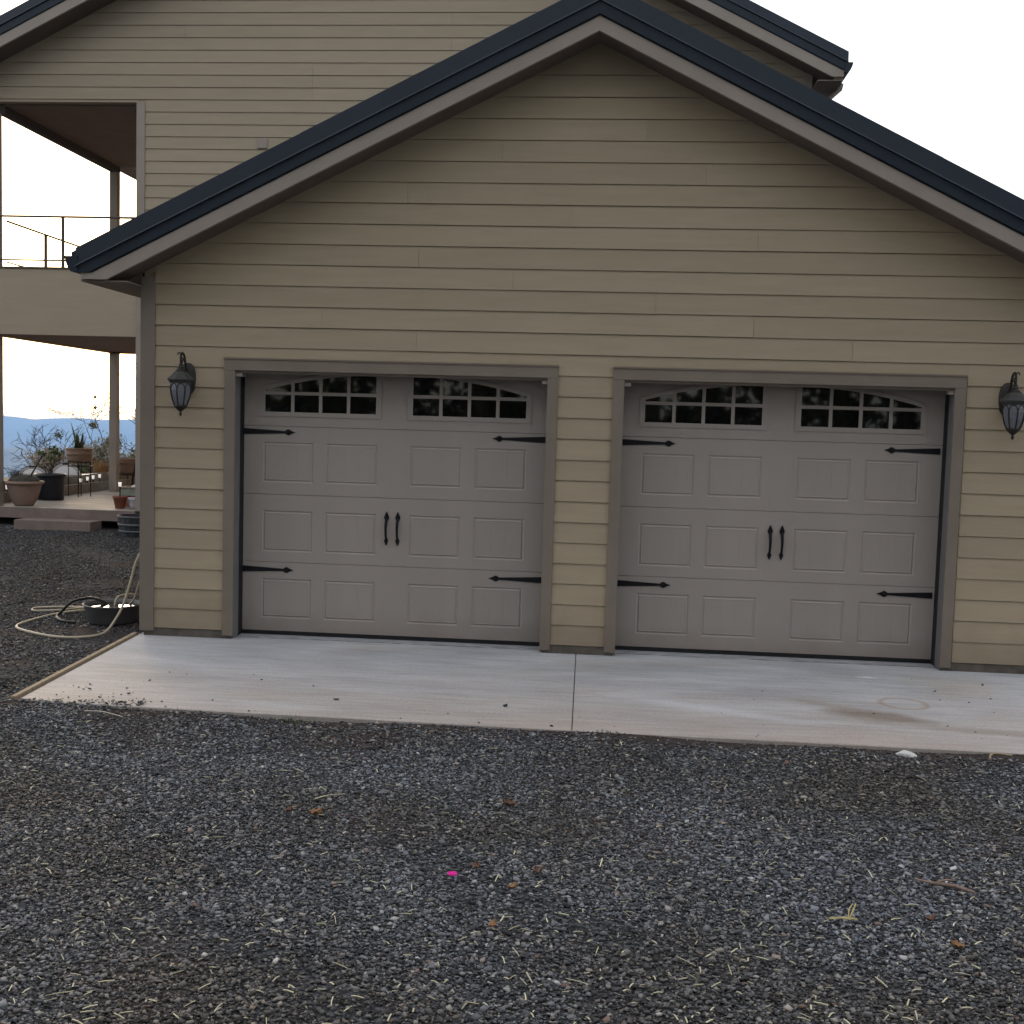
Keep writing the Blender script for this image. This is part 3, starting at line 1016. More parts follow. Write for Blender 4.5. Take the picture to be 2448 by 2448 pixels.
for k in range(1, 56):
    z0, z1 = (k + HPH) * PW, (k + 1 + HPH) * PW
    if z0 >= 6.36:
        xa, xb = -5.40, 6.525
    else:
        xa, xb = -3.019, (6.525 if k > 15 else -0.55)
    xs = [xa] + sorted(rj.sample([xa + (xb - xa) * f for f in (0.25, 0.41, 0.58, 0.76)], 1)) + [xb]
    for i in range(2):
        a, c = xs[i] + (0.0015 if i else 0), xs[i + 1] - (0 if i else 0.0015)
        zb = max(z0, 6.484) if (xa < -4) else z0
        if zb >= z1 - 0.01: continue
        pl_ = [(a, zb), (c, zb), (c, z1 - 0.0045), (a, z1 - 0.0045)]
        pl_ = clip_line(pl_, 0.5, 1.0, HAP - 0.112 + 0.5 * HRX)
        pl_ = clip_line(pl_, -0.5, 1.0, HAP - 0.112 - 0.5 * HRX) if pl_ else pl_
        if len(pl_) < 3: continue
        q = MB(); plank(q, pl_, HY, z0, z1, 0.014, 0.003); q.build('siding_plank', HSIDING, H)
MB().box(-3.145, -3.020, HY - 0.026, HY + 0.003, 0.425, 6.482).build('corner_board', HTRIM, H)
MB().box(6.526, 6.64, HY - 0.026, HY + 0.003, 0.3, 6.93).build('corner_board', HTRIM, H)
MB().box(-1.31, -1.17, HY - 0.035, HY, 5.83, 5.97).build('mounting_block', HTRIM, H)
# porch: beams, ceilings, posts, deck, railings
MB().box(-5.385, -5.25, HY + 0.122, 11.2, 6.345, 6.62).build('porch_beam', mat('dark_beam_paint', (0.06, 0.045, 0.036), 0.8), H)
MB().box(-5.249, -3.146, HY + 0.1205, 11.2, 6.455, 6.479).build('porch_ceiling', CEIL, H)
MB().lathe([(.0005, 0), (.10, 0), (.11, .012), (.0005, .013)], (-3.75, 9.2, 6.4415), 18).build('ceiling_light', HTRIM, H)
MB().box(-5.385, -3.146, HY + 0.0, HY + 0.12, 6.4845, 6.62).build('porch_header', HSIDING, H)
MB().box(-5.40, -3.1455, HY - 0.004, HY + 0.04, 3.045, 4.03).build('rim_board', HSIDING, H)
MB().box(-5.40, -5.36, HY + 0.041, 11.23, 3.015, 4.03).build('rim_board', HSIDING, H)
MB().box(-5.36, -3.1455, 11.19, 11.23, 3.015, 4.03).build('rim_board', HSIDING, H)
MB().box(-5.359, -3.146, HY + 0.041, 11.189, 3.045, 3.06).build('deck_soffit', CEIL, H)
yy = HY - 0.02
while yy < 11.2:
    MB().box(-5.42, -3.1457, yy, min(yy + 0.136, 11.25), 4.031, 4.057).build('deck_board', DECKM, H)
    yy += 0.141
for (x0, y0) in ((-5.46, HY + 0.02), (-5.385, 11.05)):
    MB().box(x0, x0 + 0.14, y0, y0 + 0.14, 0.424, 3.044 if y0 < 8 else 3.014).build('porch_post', HTRIM, H)
    MB().box(x0, x0 + 0.14, y0, y0 + 0.14, 4.058, 6.344).build('porch_post', HTRIM, H)
for (yr, ztop) in ((HY + 0.06, 4.815),):
    rl = MB().tube([(-5.33, yr, ztop), (-3.146, yr, ztop - 0.004)], 0.017, 8).build('railing', RAILM, H)
    MB().tube([(-5.33, yr, 4.165), (-3.146, yr, 4.165)], 0.013, 8).build('bottom_rail', RAILM, rl)
    MB().box(-4.335, -4.298, yr - 0.018, yr + 0.018, 4.058, ztop - 0.018).build('baluster', RAILM, rl)
rl = MB().tube([(-5.25, HY + 0.165, 4.755), (-5.25, 11.04, 4.74)], 0.017, 8).build('railing', RAILM, H)
MB().tube([(-5.25, HY + 0.165, 4.14), (-5.25, 11.04, 4.14)], 0.012, 8).build('bottom_rail', RAILM, rl)
for y in (8.365, 9.7):
    MB().box(-5.27, -5.23, y - 0.018, y + 0.018, 4.058, 4.738).build('baluster', RAILM, rl)
# roof
q = MB()
xe = 6.46
q.prism([(HRX - xe, HAP + .20 - .5 * xe), (HRX, HAP + .20), (HRX + xe, HAP + .20 - .5 * xe),
         (HRX + xe, HAP + .25 - .5 * xe), (HRX, HAP + .25), (HRX - xe, HAP + .25 - .5 * xe)], HY - 0.48, 17.4)
hroof = q.build('roof', ROOFM, H)
ZC = 6.835
rake(-1, HAP, HRX, 6.5, HY - 0.5, ZC, hroof, 0.12, 0.27)
rake(1, HAP, HRX, 6.5, HY - 0.5, ZC, hroof, 0.12, 0.27)
for sx in (-1, 1):
    fascia(sx, HAP, HRX, 6.45, HY - 0.5, ZC - 0.09, H, 0.165)
    rsoffit(sx, HAP, HRX, 6.35, HY - 0.444, HY + 0.003, ZC - 0.1, H)
    for i in range(1, 22):
        y = HY - 0.45 + i * 0.48
        x1 = HRX + sx * 6.4
        zt = HAP + 0.251
        q = MB()
        q.add([(HRX, y, zt), (x1, y, zt - 3.2), (x1, y + .02, zt - 3.2), (HRX, y + .02, zt),
               (HRX, y, zt + .03), (x1, y, zt - 3.17), (x1, y + .02, zt - 3.17), (HRX, y + .02, zt + .03)],
              [(0, 1, 5, 4), (2, 3, 7, 6), (4, 5, 6, 7), (1, 2, 6, 5), (3, 0, 4, 7)])
        q.build('roof_seam', ROOFM, hroof)
eave(6.645, 6.985, 6.70, HY - 0.5, 17.3, H, 1, 6.80)
eave(-5.40, -5.915, 6.70, HY - 0.5, 17.3, H, -1, 6.80)
q = MB()
q.tube([(7.045, HY + 0.05, 6.80), (7.04, HY + 0.05, 6.74), (6.72, HY + 0.16, 6.46), (6.69, HY + 0.17, 6.38), (6.69, HY + 0.17, 0.4)], 0.042, 10)
q.build('downspout', HTRIM, H)

# ------------------------------------------------------------------ patio slab, step, planting bed
tag(MB().box(-5.68, -3.14, 6.98, 14.5, 0.27, 0.423).build('patio', PATIO), kind='structure')
tag(MB().box(-5.66, -3.14, 6.955, 6.979, 0.262, 0.4215).build('patio_edge', PATIOF), kind='structure')
q = MB().box(-4.835, -3.655, 6.56, 6.95, 0.04, 0.268)
st_ = q.build('concrete_step', PATIOF, origin=(-4.24, 6.75, 0.05))
tag(st_, 'low brownish concrete step in front of the patio slab', 'step')
mb = MB()
vs, fs = [], []
for i in range(13):
    for j in range(9):
        x = -5.78 - 2.2 * j / 8; y = 7.2 + 7.8 * max(0, i - .85) / 11.15
        z = 0.70 - 0.10 * max(0, j - 3) / 5 * 5 * 0.5 + 0.02 * math.sin(x * 5 + y * 3)
        if j == 8 or i == 0: z = -0.3
        vs.append((x, y, z))
for i in range(12):
    for j in range(8):
        fs.append((i * 9 + j, (i + 1) * 9 + j, (i + 1) * 9 + j + 1, i * 9 + j + 1))
mb.add(vs, fs, True)
tag(mb.build('garden_bed', mat('bed_soil', (0.09, 0.065, 0.05), 0.95, 0.3, 5, 0.6, 30)), kind='structure')
GW = thing('retaining_wall', (-5.62, 10.5, 0.423), 'low two-course block wall curving along the far patio edge', 'garden wall')


def wallline(y):
    return -5.60 + 0.05 * math.sin((y - 7) * 0.9) + (0.25 * max(0, y - 11.9) ** 1.5 if y > 11.9 else 0)


def block(y0, y1, off, z0, z1, dp):
    x0, x1 = wallline(y0) - off, wallline(y1) - off
    q = MB()
    i0, i1 = y0 + 0.004, y1 - 0.004
    q.add([(x0, i0, z0), (x1, i1, z0), (x1 - dp, i1, z0), (x0 - dp, i0, z0),
           (x0 - .006, i0, z1), (x1 - .006, i1, z1), (x1 - dp, i1, z1), (x0 - dp, i0, z1)],
          [(3, 2, 1, 0), (4, 5, 6, 7), (0, 1, 5, 4), (1, 2, 6, 5), (2, 3, 7, 6), (3, 0, 4, 7)])
    q.build('wall_block', BLOCKM, GW)


y = 7.1
i = 0
while y < 13.6:
    block(y, y + 0.40, 0.0, 0.4235, 0.592, 0.16)
    block(y + 0.2, y + 0.60, 0.14, 0.5925 if i % 1 == 0 else 0.5925, 0.735, 0.18)
    y += 0.40
    i += 1

# ------------------------------------------------------------------ wall lanterns
def make_lantern():
    T = thing('wall_lantern', (0.295, -0.012, 2.205), 'dark bronze wall lantern on the siding between the corner and the door beside the tub', 'lantern', None)
    def sub(q, name, m_): return q.build(name, m_, T, origin=(0, 0, 0))
    BY = -0.168                    # lamp axis
    # back plate: an upright oval plaque with a raised middle
    q = MB()
    N = 24
    def oval(sx, sz, y):
        out = []
        for k in range(N):
            a = 2 * math.pi * k / N
            ex = math.copysign(abs(math.cos(a)) ** 0.8, math.cos(a)); ez = math.copysign(abs(math.sin(a)) ** 0.9, math.sin(a))
            out.append((ex * sx, y, ez * sz))
        return out
    rings = [oval(.072, .138, .016), oval(.072, .138, -.004), oval(.062, .126, -.016), oval(.050, .108, -.018), (oval(.04, .09, -.03)), oval(.001, .002, -.033)]
    vs = [p for r_ in rings for p in r_]
    fs = [(r_ * N + k, (r_ + 1) * N + k, (r_ + 1) * N + (k + 1) % N, r_ * N + (k + 1) % N) for r_ in range(len(rings) - 1) for k in range(N)]
    q.add(vs, fs, True)
    # leaf-shaped tail below the plaque
    q.prism([(0, -.165), (.026, -.142), (.040, -.118), (-.040, -.118), (-.026, -.142)], -0.008, 0.010)
    sub(q, 'back_plate', BRONZE)
    # hooked arm with scrolls
    q = MB()
    arm = [(0, -.022, .045), (0, -.05, .085), (0, -.066, .135), (0, -.082, .178), (0, -.108, .206), (0, -.138, .212), (0, -.160, .198), (0, BY, .172), (0, BY, .110)]
    def smooth(P, n=4):
        out = []
        for i in range(len(P) - 1):
            p0, p1, p2, p3 = [Vector(P[max(0, min(len(P) - 1, i + k))]) for k in (-1, 0, 1, 2)]
            for j in range(n):
                u = j / n
                out.append(0.5 * ((2 * p1) + (p2 - p0) * u + (2 * p0 - 5 * p1 + 4 * p2 - p3) * u * u + (3 * p1 - p0 - 3 * p2 + p3) * u ** 3))
        out.append(Vector(P[-1]))
        return out
    q.tube(smooth(arm), 0.0105, 8)
    for s in (-1, 1):
        q.tube(smooth([(0, -.070, .135), (s * .008, -.095, .165), (s * .012, -.125, .172), (s * .010, -.148, .152), (s * .006, -.150, .128), (0, -.158, .112)]), 0.006, 6)
        q.tube(smooth([(0, BY, .20), (s * .012, BY - .012, .214), (s * .022, BY - .012, .205), (s * .022, BY - .008, .192)]), 0.005, 6)
    sub(q, 'arm', BRONZE)
    # cap and roof of the lamp
    q = MB()
    def oc(r_, z): return (r_, z)
    q.lathe([(.001, .118), (.016, .116), (.020, .108), (.014, .100), (.026, .092), (.028, .084), (.020, .078), (.034, .074), (.036, .064), (.048, .058), (.052, .050)],
            (0, BY, 0), 16)
    sub(q, 'cap', BRONZE)
    q = MB()
    q.lathe([(.050, .051), (.060, .046), (.085, .018), (.112, -.004), (.120, -.012), (.120, -.020), (.110, -.026), (.104, -.036), (.097, -.044), (.088, -.046)], (0, BY, 0), 8, smooth=False)
    sub(q, 'lamp_roof', mat('dusty_bronze', (0.045, 0.044, 0.042), 0.6, 0.3, 20, 0.1, 60, 0.4))
    # glass body, eight sided, one pane per side
    gp = [(.086, -.046), (.089, -.075), (.088, -.105), (.081, -.150), (.069, -.195), (.053, -.236)]
    for k in range(8):
        q = MB()
        a0, a1 = 2 * math.pi * k / 8, 2 * math.pi * (k + 1) / 8
        vs = []
        for r_, z in gp:
            for a in (a0, a1):
                vs.append((r_ * math.cos(a), BY + r_ * math.sin(a), z))
        for r_, z in gp:
            for a in (a0, a1):
                vs.append(((r_ - .003) * math.cos(a), BY + (r_ - .003) * math.sin(a), z))
        ng = len(gp)
        fs = []
        for i in range(ng - 1):
            fs.append((2 * i, 2 * i + 2, 2 * i + 3, 2 * i + 1))
            fs.append((2 * ng + 2 * i, 2 * ng + 2 * i + 1, 2 * ng + 2 * i + 3, 2 * ng + 2 * i + 2))
        q.add(vs, fs)
        sub(q, 'pane', FROST)
    # ribs that fork into pointed arches
    q = MB()
    def rad(z): return float(np.interp(-z, [-p[1] for p in gp], [p[0] for p in gp]))
    for k in range(8):
        a = 2 * math.pi * (k + 0.0) / 8
        path = []
        for i in range(7):
            z = -.236 + (.236 - .098) * i / 6
            r_ = rad(z) + .002
            path.append((r_ * math.cos(a), BY + r_ * math.sin(a), z))
        q.tube(path, 0.0060, 6)
        for s in (-1, 1):
            path = []
            for i in range(7):
                u = i / 6
                z = -.100 + .050 * (1 - (1 - u) ** 1.8)
                an = a + s * (math.pi / 8) * u ** 1.5
                r_ = rad(z) * (math.cos(math.pi / 8) / math.cos(((an % (math.pi / 4)) - math.pi / 8))) + .002
                path.append((r_ * math.cos(an), BY + r_ * math.sin(an), z))
            q.tube(path, 0.0044, 5)
    sub(q, 'cage', BRONZE)
    q = MB()
    q.lathe([(.050, -.234), (.058, -.238), (.058, -.248), (.050, -.256), (.036, -.268), (.018, -.284), (.008, -.292), (.008, -.296), (.0125, -.304), (.012, -.314), (.006, -.326), (.0005, -.331)],
            (0, BY, 0), 12)
    sub(q, 'finial', BRONZE)
    return T


L1 = make_lantern()
L2 = copy_tree(L1)
L2.location = (7.228, -0.012, 2.205)
tag(L1, group='wall lanterns')
tag(L2, 'dark bronze wall lantern on the siding beside the door farther from the tub', group='wall lanterns')

# ------------------------------------------------------------------ tub and hoses
TZ = float(gh(-0.72, 0.76))
T = thing('feed_tub', (-0.72, 0.76, TZ), 'round shallow grey rubber tub of water beside the garage corner', 'tub')
hT = 0.068 - TZ
q = MB().lathe([(0.0005, 0.004), (0.225, 0.0), (0.236, 0.01), (0.262, hT - .02), (0.278, hT - .012), (0.281, hT), (0.272, hT + .002), (0.256, hT - .006), (0.228, 0.022), (0.0005, 0.018)], (-0.72, 0.76, TZ), 40)
q.build('bowl', TUBM, T)
q = MB().lathe([(0.0005, hT - .028), (0.2525, hT - .028)], (-0.72, 0.76, TZ), 40)
q.build('water', WATER, T)


def spline(P, n=8):
    out = []
    for i in range(len(P) - 1):
        p0, p1, p2, p3 = [Vector(P[max(0, min(len(P) - 1, i + k))]) for k in (-1, 0, 1, 2)]
        for j in range(n):
            u = j / n
            out.append(0.5 * ((2 * p1) + (p2 - p0) * u + (2 * p0 - 5 * p1 + 4 * p2 - p3) * u * u + (3 * p1 - p0 - 3 * p2 + p3) * u ** 3))
    out.append(Vector(P[-1]))
    return out


def onground(x, y, h=0.014): return (x, y, float(gh(x, y)) + h)


hp = [(-0.118, 0.62, 0.78), (-0.30, 0.62, 0.70), (-0.40, 0.56, 0.52), (-0.435, 0.50, 0.32), (-0.475, 0.44, 0.12), (-0.495, 0.32, 0.0),
      onground(-0.53, 0.16, 0.03), onground(-0.62, -0.02), onground(-0.80, -0.13), onground(-1.08, -0.03), onground(-1.36, 0.18), onground(-1.44, 0.33), onground(-1.42, 0.52),
      onground(-1.34, 0.78), onground(-1.22, 0.98), onground(-1.02, 1.16), onground(-0.75, 1.28), onground(-0.42, 1.34)]
q = MB().tube(spline(hp), 0.0115, 10)
tag(q.build('garden_hose', HOSE, origin=(-0.8, 0.4, -0.1)), 'long tan garden hose looping from the garage wall across the gravel around the tub', 'hose')
hp = [(-0.118, 0.66, 0.44), (-0.26, 0.70, 0.42), (-0.42, 0.78, 0.36), (-0.50, 0.84, 0.24), (-0.56, 0.88, 0.10), (-0.62, 0.90, 0.035)]
q = MB().tube(spline(hp), 0.010, 10)
tag(q.build('garden_hose', HOSE, origin=(-0.4, 0.8, 0.1)), 'short tan hose end slanting down from the wall into the tub water', 'hose')
hp = [(-0.735, 0.83, 0.02), (-0.735, 0.86, 0.08), (-0.72, 0.92, 0.115), (-0.66, 1.0, 0.12), (-0.62, 1.07, 0.09), onground(-0.70, 1.14, 0.05), onground(-1.0, 1.12), onground(-1.25, 1.18), onground(-1.62, 1.07), onground(-1.60, 0.93), onground(-1.38, 0.99), onground(-1.12, 1.22), onground(-0.7, 1.34), onground(-0.4, 1.40)]
q = MB().tube(spline(hp), 0.0105, 10)
tag(q.build('garden_hose', HOSE, origin=(-1.0, 1.1, 0)), 'tan hose hooked over the far rim of the tub with a narrow loop behind it', 'hose')
hp = [(-0.80, 0.86, 0.03), (-0.86, 0.86, 0.06), (-0.93, 0.86, 0.085), (-1.02, 0.86, 0.09), (-1.14, 0.80, 0.06), onground(-1.25, 0.80, 0.05), onground(-1.24, 0.68, 0.02), onground(-1.12, 0.55, 0.018), onground(-0.98, 0.52, 0.018)]
q = MB().tube(spline(hp), 0.014, 10)
tag(q.build('garden_hose', HOSEB, origin=(-1.0, 0.7, 0)), 'thick black hose bent in a loop over the rim of the grey tub', 'hose')

# ------------------------------------------------------------------ half barrel by the patio
BZ = float(gh(-2.87, 6.45))
T = thing('half_barrel', (-2.86, 6.42, BZ), 'dark weathered half barrel planter with grey hoops beside the patio corner', 'barrel')
c = (-2.86, 6.42)
NS = 20
zt_ = 0.415 - BZ
for k in range(NS):
    a0, a1 = 2 * math.pi * k / NS + 0.008, 2 * math.pi * (k + 1) / NS - 0.008
    q = MB(); vs = []
    pr = [(.258, 0.0), (.280, zt_ * .5), (.292, zt_), (.268, zt_), (.256, zt_ * .5), (.236, 0.02)]
    for r_, z in pr:
        for a in (a0, a1): vs.append((c[0] + r_ * math.cos(a), c[1] + r_ * math.sin(a), BZ + z))
    fs = [(2 * i, 2 * ((i + 1) % 6), 2 * ((i + 1) % 6) + 1, 2 * i + 1) for i in range(6)] + [(0, 2, 4, 6, 8, 10)[::-1], (1, 3, 5, 7, 9, 11)]
    q.add(vs, fs); q.build('stave', BARREL, T)
for za, zb in ((0.05, 0.085), (zt_ * .50, zt_ * .50 + .035), (zt_ - .03, zt_ - .006)):
    ra = np.interp([za, zb], [0, zt_ * .5, zt_], [.258, .280, .292])
    q = MB().lathe([(ra[0], za), (ra[0] + .004, za), (ra[1] + .004, zb), (ra[1], zb)], (c[0], c[1], BZ), 30); q.build('hoop', HOOP, T)
MB().lathe([(0.0005, zt_ - .07), (.262, zt_ - .075)], (c[0], c[1], BZ), 24).build('soil', SOIL, T)
# ------------------------------------------------------------------ leaves, plants and bare trees
def leaf_cloud(mb, c, rad, n, size, r_, slim=0.45, hollow=0.3, clumps=0):
    cen = []
    for _ in range(clumps):
        d = Vector((r_.gauss(0, 1), r_.gauss(0, 1), r_.gauss(0, 1))).normalized() * r_.uniform(.45, .95)
        cen.append(d)
    for _ in range(n):
        if cen:
            d = r_.choice(cen) + Vector((r_.gauss(0, .22), r_.gauss(0, .22), r_.gauss(0, .22)))
        else:
            d = Vector((r_.gauss(0, 1), r_.gauss(0, 1), r_.gauss(0, 1))).normalized() * r_.uniform(hollow, 1.0)
        p = Vector((c[0] + d.x * rad[0], c[1] + d.y * rad[1], c[2] + d.z * rad[2]))
        a = Vector((r_.gauss(0, 1), r_.gauss(0, 1), r_.gauss(0, .8))).normalized()
        bq = a.cross(Vector((r_.gauss(0, 1), r_.gauss(0, 1), r_.gauss(0, 1)))).normalized()
        s = size * r_.uniform(.6, 1.3)
        mb.add([p - a * s, p + bq * s * slim, p + a * s, p - bq * s * slim], [(0, 1, 2, 3)])


def blades(mb, c, n, h, spread, w, r_, lean=0.4):
    for _ in range(n):
        an = r_.uniform(0, 6.283); rr = spread * math.sqrt(r_.random()) * .5
        b0 = Vector((c[0] + rr * math.cos(an), c[1] + rr * math.sin(an), c[2]))
        d = Vector((math.cos(an + r_.gauss(0, .5)), math.sin(an + r_.gauss(0, .5)), 0))
        hh = h * r_.uniform(.5, 1.05); k = lean * r_.uniform(.2, 1.2)
        m1 = b0 + Vector((0, 0, hh * .55)) + d * hh * k * .3
        tp = b0 + Vector((0, 0, hh)) + d * hh * k
        s = Vector((-d.y, d.x, 0)) * w
        mb.add([b0 - s, b0 + s, m1 + s * .8, m1 - s * .8, tp], [(0, 1, 2, 3), (3, 2, 4)])


def pot(name, loc, label, prof, mtl, soilr, soilz, cat='plant pot', seg=32):
    T = thing(name, loc, label, cat)
    MB().lathe(prof, loc, seg).build('pot', mtl, T)
    MB().lathe([(0.0005, soilz + .01), (soilr, soilz)], loc, 20).build('soil', SOIL, T)
    return T


FZ = 0.423
rp = random.Random(21)
# big clay pot with heaped dark soil, rosemary and a leaning stem
c = (-5.06, 7.29, FZ)
T = pot('flower_pot', c, 'large round pinkish clay pot with dry mounded soil at the front of the patio',
        [(.0005, 0), (.128, 0), (.142, .01), (.175, .07), (.212, .16), (.238, .25), (.256, .325), (.262, .338), (.286, .340), (.294, .352), (.294, .372), (.286, .386), (.262, .384), (.245, .36)], CLAY, .25, .372)
q = MB()
q.lathe([(.235, .365), (.22, .41), (.18, .45), (.08, .475), (.0005, .485)], c, 20)
q.build('mound', mat('dry_root_mound', (0.06, 0.055, 0.045), 0.95, 0.5, 20, 0.9, 40), T)
q = MB()
blades(q, (-5.18, 7.27, FZ + .43), 120, .17, .22, .003, rp, .5)
blades(q, (-5.0, 7.25, FZ + .44), 90, .09, .30, .003, rp, .9)
q.build('foliage', mat('rosemary_leaf', (0.10, 0.11, 0.085), 0.8, 0.4, 20), T)
q = MB()
q.tube([(-4.965, 7.3, .88), (-4.90, 7.3, .985), (-4.83, 7.3, 1.10), (-4.762, 7.31, 1.235)], [.014, .012, .011, .009], 8)
q.build('stem', BARK, T)
q = MB()
leaf_cloud(q, (-4.80, 7.3, 1.255), (.085, .06, .03), 46, .026, rp, .6)
leaf_cloud(q, (-4.73, 7.3, 1.225), (.035, .03, .03), 18, .022, rp, .6)
q.build('leaf_tuft', LEAF, T)
# black nursery pot with a young leafy plant
c = (-5.30, 8.62, FZ)
T = pot('nursery_pot', c, 'tall black plastic nursery pot with a thin leafy plant behind the clay pot',
        [(.0005, 0), (.200, 0), (.208, .01), (.212, .06), (.228, .38), (.230, .39), (.252, .392), (.256, .402), (.254, .43), (.246, .436), (.236, .43), (.222, .40)], NURS, .23, .40)
q = MB()
q.tube([(-5.29, 8.62, .82), (-5.26, 8.61, .97), (-5.215, 8.6, 1.11), (-5.21, 8.6, 1.24)], [.011, .009, .007, .005], 7)
q.tube([(-5.235, 8.6, 1.06), (-5.275, 8.6, 1.16), (-5.29, 8.6, 1.24)], [.006, .005, .004], 6)
q.tube([(-5.30, 8.62, .82), (-5.36, 8.6, .95), (-5.37, 8.6, 1.05)], [.006, .005, .003], 6)
q.build('stem', BARK, T)
q = MB()
leaf_cloud(q, (-5.215, 8.6, 1.235), (.13, .10, .11), 90, .036, rp, .55, .1)
leaf_cloud(q, (-5.29, 8.6, 1.12), (.09, .08, .06), 22, .03, rp, .55, .1)
q.build('foliage', LEAF, T)
# plant stand with a ridged bowl and a spiky plant
sx, sy = -5.27, 9.60
T = thing('plant_stand', (sx, sy, FZ), 'thin black wire plant stand holding the ridged brown bowl', 'plant stand')
q = MB()
for ax, ay in ((-.19, -.02), (.18, .05), (-.05, .17), (.06, -.17)):
    q = MB().tube([(sx + ax, sy + ay, FZ), (sx + ax, sy + ay, 1.035)], .0075, 6); q.build('leg', BLACK, T)
q = MB()
for z in (1.03, .955):
    q.tube([(sx + .205 * math.cos(a * math.pi / 12), sy + .205 * math.sin(a * math.pi / 12), z) for a in range(25)], .0075, 6, cap=False)
q.build('ring', BLACK, T)
T = pot('bowl_planter', (sx, sy, 1.0385), 'ridged brown bowl planter with upright spiky leaves on the wire stand',
        [(.0005, 0), (.190, 0), (.200, .01), (.206, .07), (.212, .12), (.222, .124), (.222, .134), (.214, .14), (.222, .20), (.226, .215), (.232, .22), (.232, .232), (.22, .234), (.212, .20)], BOWLM, .216, .215)
q = MB()
for _ in range(26):
    an = rp.uniform(0, 6.28); ln = rp.uniform(.16, .36); k = rp.uniform(.05, .35)
    b0 = Vector((sx - .01 + rp.gauss(0, .03), sy + rp.gauss(0, .03), 1.255)); d = Vector((math.cos(an), math.sin(an), 0))
    s = Vector((-d.y, d.x, 0)) * rp.uniform(.013, .02)
    m1 = b0 + Vector((0, 0, ln * .5)) + d * ln * k * .35; tp = b0 + Vector((0, 0, ln)) + d * ln * k
    q.add([b0 - s, b0 + s, m1 + s * .9 + d * .004, m1 - s * .9 + d * .004, tp], [(0, 1, 2, 3), (3, 2, 4)])
b0 = Vector((sx - .05, sy, 1.26))
q.add([b0 + Vector((-.022, 0, 0)), b0 + Vector((.022, 0, 0)), b0 + Vector((-.03, 0, .26)), b0 + Vector((-.065, 0, .26)), b0 + Vector((-.115, 0, .49))], [(0, 1, 2, 3), (3, 2, 4)])
q.build('foliage', AGAVE, T)
# brown ridged pot on a low dark tripod behind the post
c = (-5.24, 11.55)
T = thing('tripod_stand', (c[0], c[1], FZ), 'dark tripod stand under the wide brown pot behind the post', 'plant stand')
for k in range(3):
    a = k * 2.094 + 3.6
    MB().tube([(c[0] + .27 * math.cos(a), c[1] + .27 * math.sin(a), 1.0), (c[0] + .20 * math.cos(a), c[1] + .20 * math.sin(a), .72), (c[0] + .17 * math.cos(a), c[1] + .17 * math.sin(a), FZ)], .010, 6).build('leg', BLACK, T)
MB().lathe([(.0005, .725 - FZ), (.22, .725 - FZ), (.22, .735 - FZ), (.0005, .735 - FZ)], (c[0], c[1], FZ), 20).build('shelf', BLACK, T)
pot('bowl_planter', (c[0], c[1], 0.7355), 'wide brown ridged pot on a dark tripod partly hidden by the porch post',
    [(.0005, 0), (.16, 0), (.19, .06), (.225, .16), (.24, .22), (.262, .225), (.262, .24), (.25, .25), (.262, .29), (.266, .305), (.25, .306), (.24, .26)], CLAY, .245, .285)
# pots by the house corner
T = pot('flower_pot', (-3.555, 7.37, FZ), 'small terracotta pot with a garden light stuck in it by the house corner',
        [(.0005, 0), (.066, 0), (.070, .004), (.096, .140), (.102, .142), (.114, .185), (.114, .192), (.106, .193), (.096, .15)], TERRA, .098, .172, seg=24)
T = pot('flower_pot', (-3.36, 7.44, FZ), 'small white pot beside the small terracotta pot at the house corner',
        [(.0005, 0), (.052, 0), (.060, .004), (.080, .06), (.090, .130), (.096, .134), (.098, .172), (.092, .174), (.084, .14)], WHITEP, .088, .155, seg=24)
T = thing('planter_box', (-3.42, 7.80, FZ), 'grey green rectangular planter with a pinkish rim on a red base', 'planter')
MB().box(-3.66, -3.18, 7.68, 7.92, FZ, .605).build('base', TERRA, T)
MB().box(-3.685, -3.155, 7.66, 7.94, .606, .722).build('body', PGREEN, T)
q = MB()
q.box(-3.70, -3.14, 7.645, 7.675, .7225, .742); q.box(-3.70, -3.14, 7.925, 7.955, .7225, .742)
q.box(-3.70, -3.67, 7.6755, 7.9245, .7225, .742); q.box(-3.17, -3.14, 7.6755, 7.9245, .7225, .742)
q.build('rim', CLAY, T)
MB().box(-3.668, -3.172, 7.677, 7.923, .7226, .73).build('soil', SOIL, T)
q = MB().lathe([(.075, 0), (.070, .02), (.05, .036), (.02, .044), (.0005, .045)], (-3.48, 7.8, .7305), 16)
tag(q.build('garden_stone', WROCK, origin=(-3.48, 7.8, .73)), 'pale rounded stone lying on the grey green planter', 'stone')

# solar garden lights
def make_light(loc, stake, label):
    T = thing('garden_light', loc, label, 'garden light', 'solar garden lights')
    def sub(q, n_, m_): return q.build(n_, m_, T, origin=(0, 0, 0))
    sub(MB().tube([(0, 0, 0), (0, 0, stake)], .009, 6), 'stake', BLACK)
    sub(MB().lathe([(.0005, stake), (.018, stake), (.022, stake + .012), (.0005, stake + .013)], (0, 0, 0), 12), 'holder', BLACK)
    sub(MB().lathe([(.0005, stake + .0135), (.021, stake + .0135), (.025, stake + .085), (.0005, stake + .086)], (0, 0, 0), 14), 'lamp_shade', LENS)
    sub(MB().lathe([(.0005, stake + .0865), (.034, stake + .0865), (.036, stake + .092), (.028, stake + .104), (.0005, stake + .108)], (0, 0, 0), 14), 'lamp_cap', BLACK)
    return T


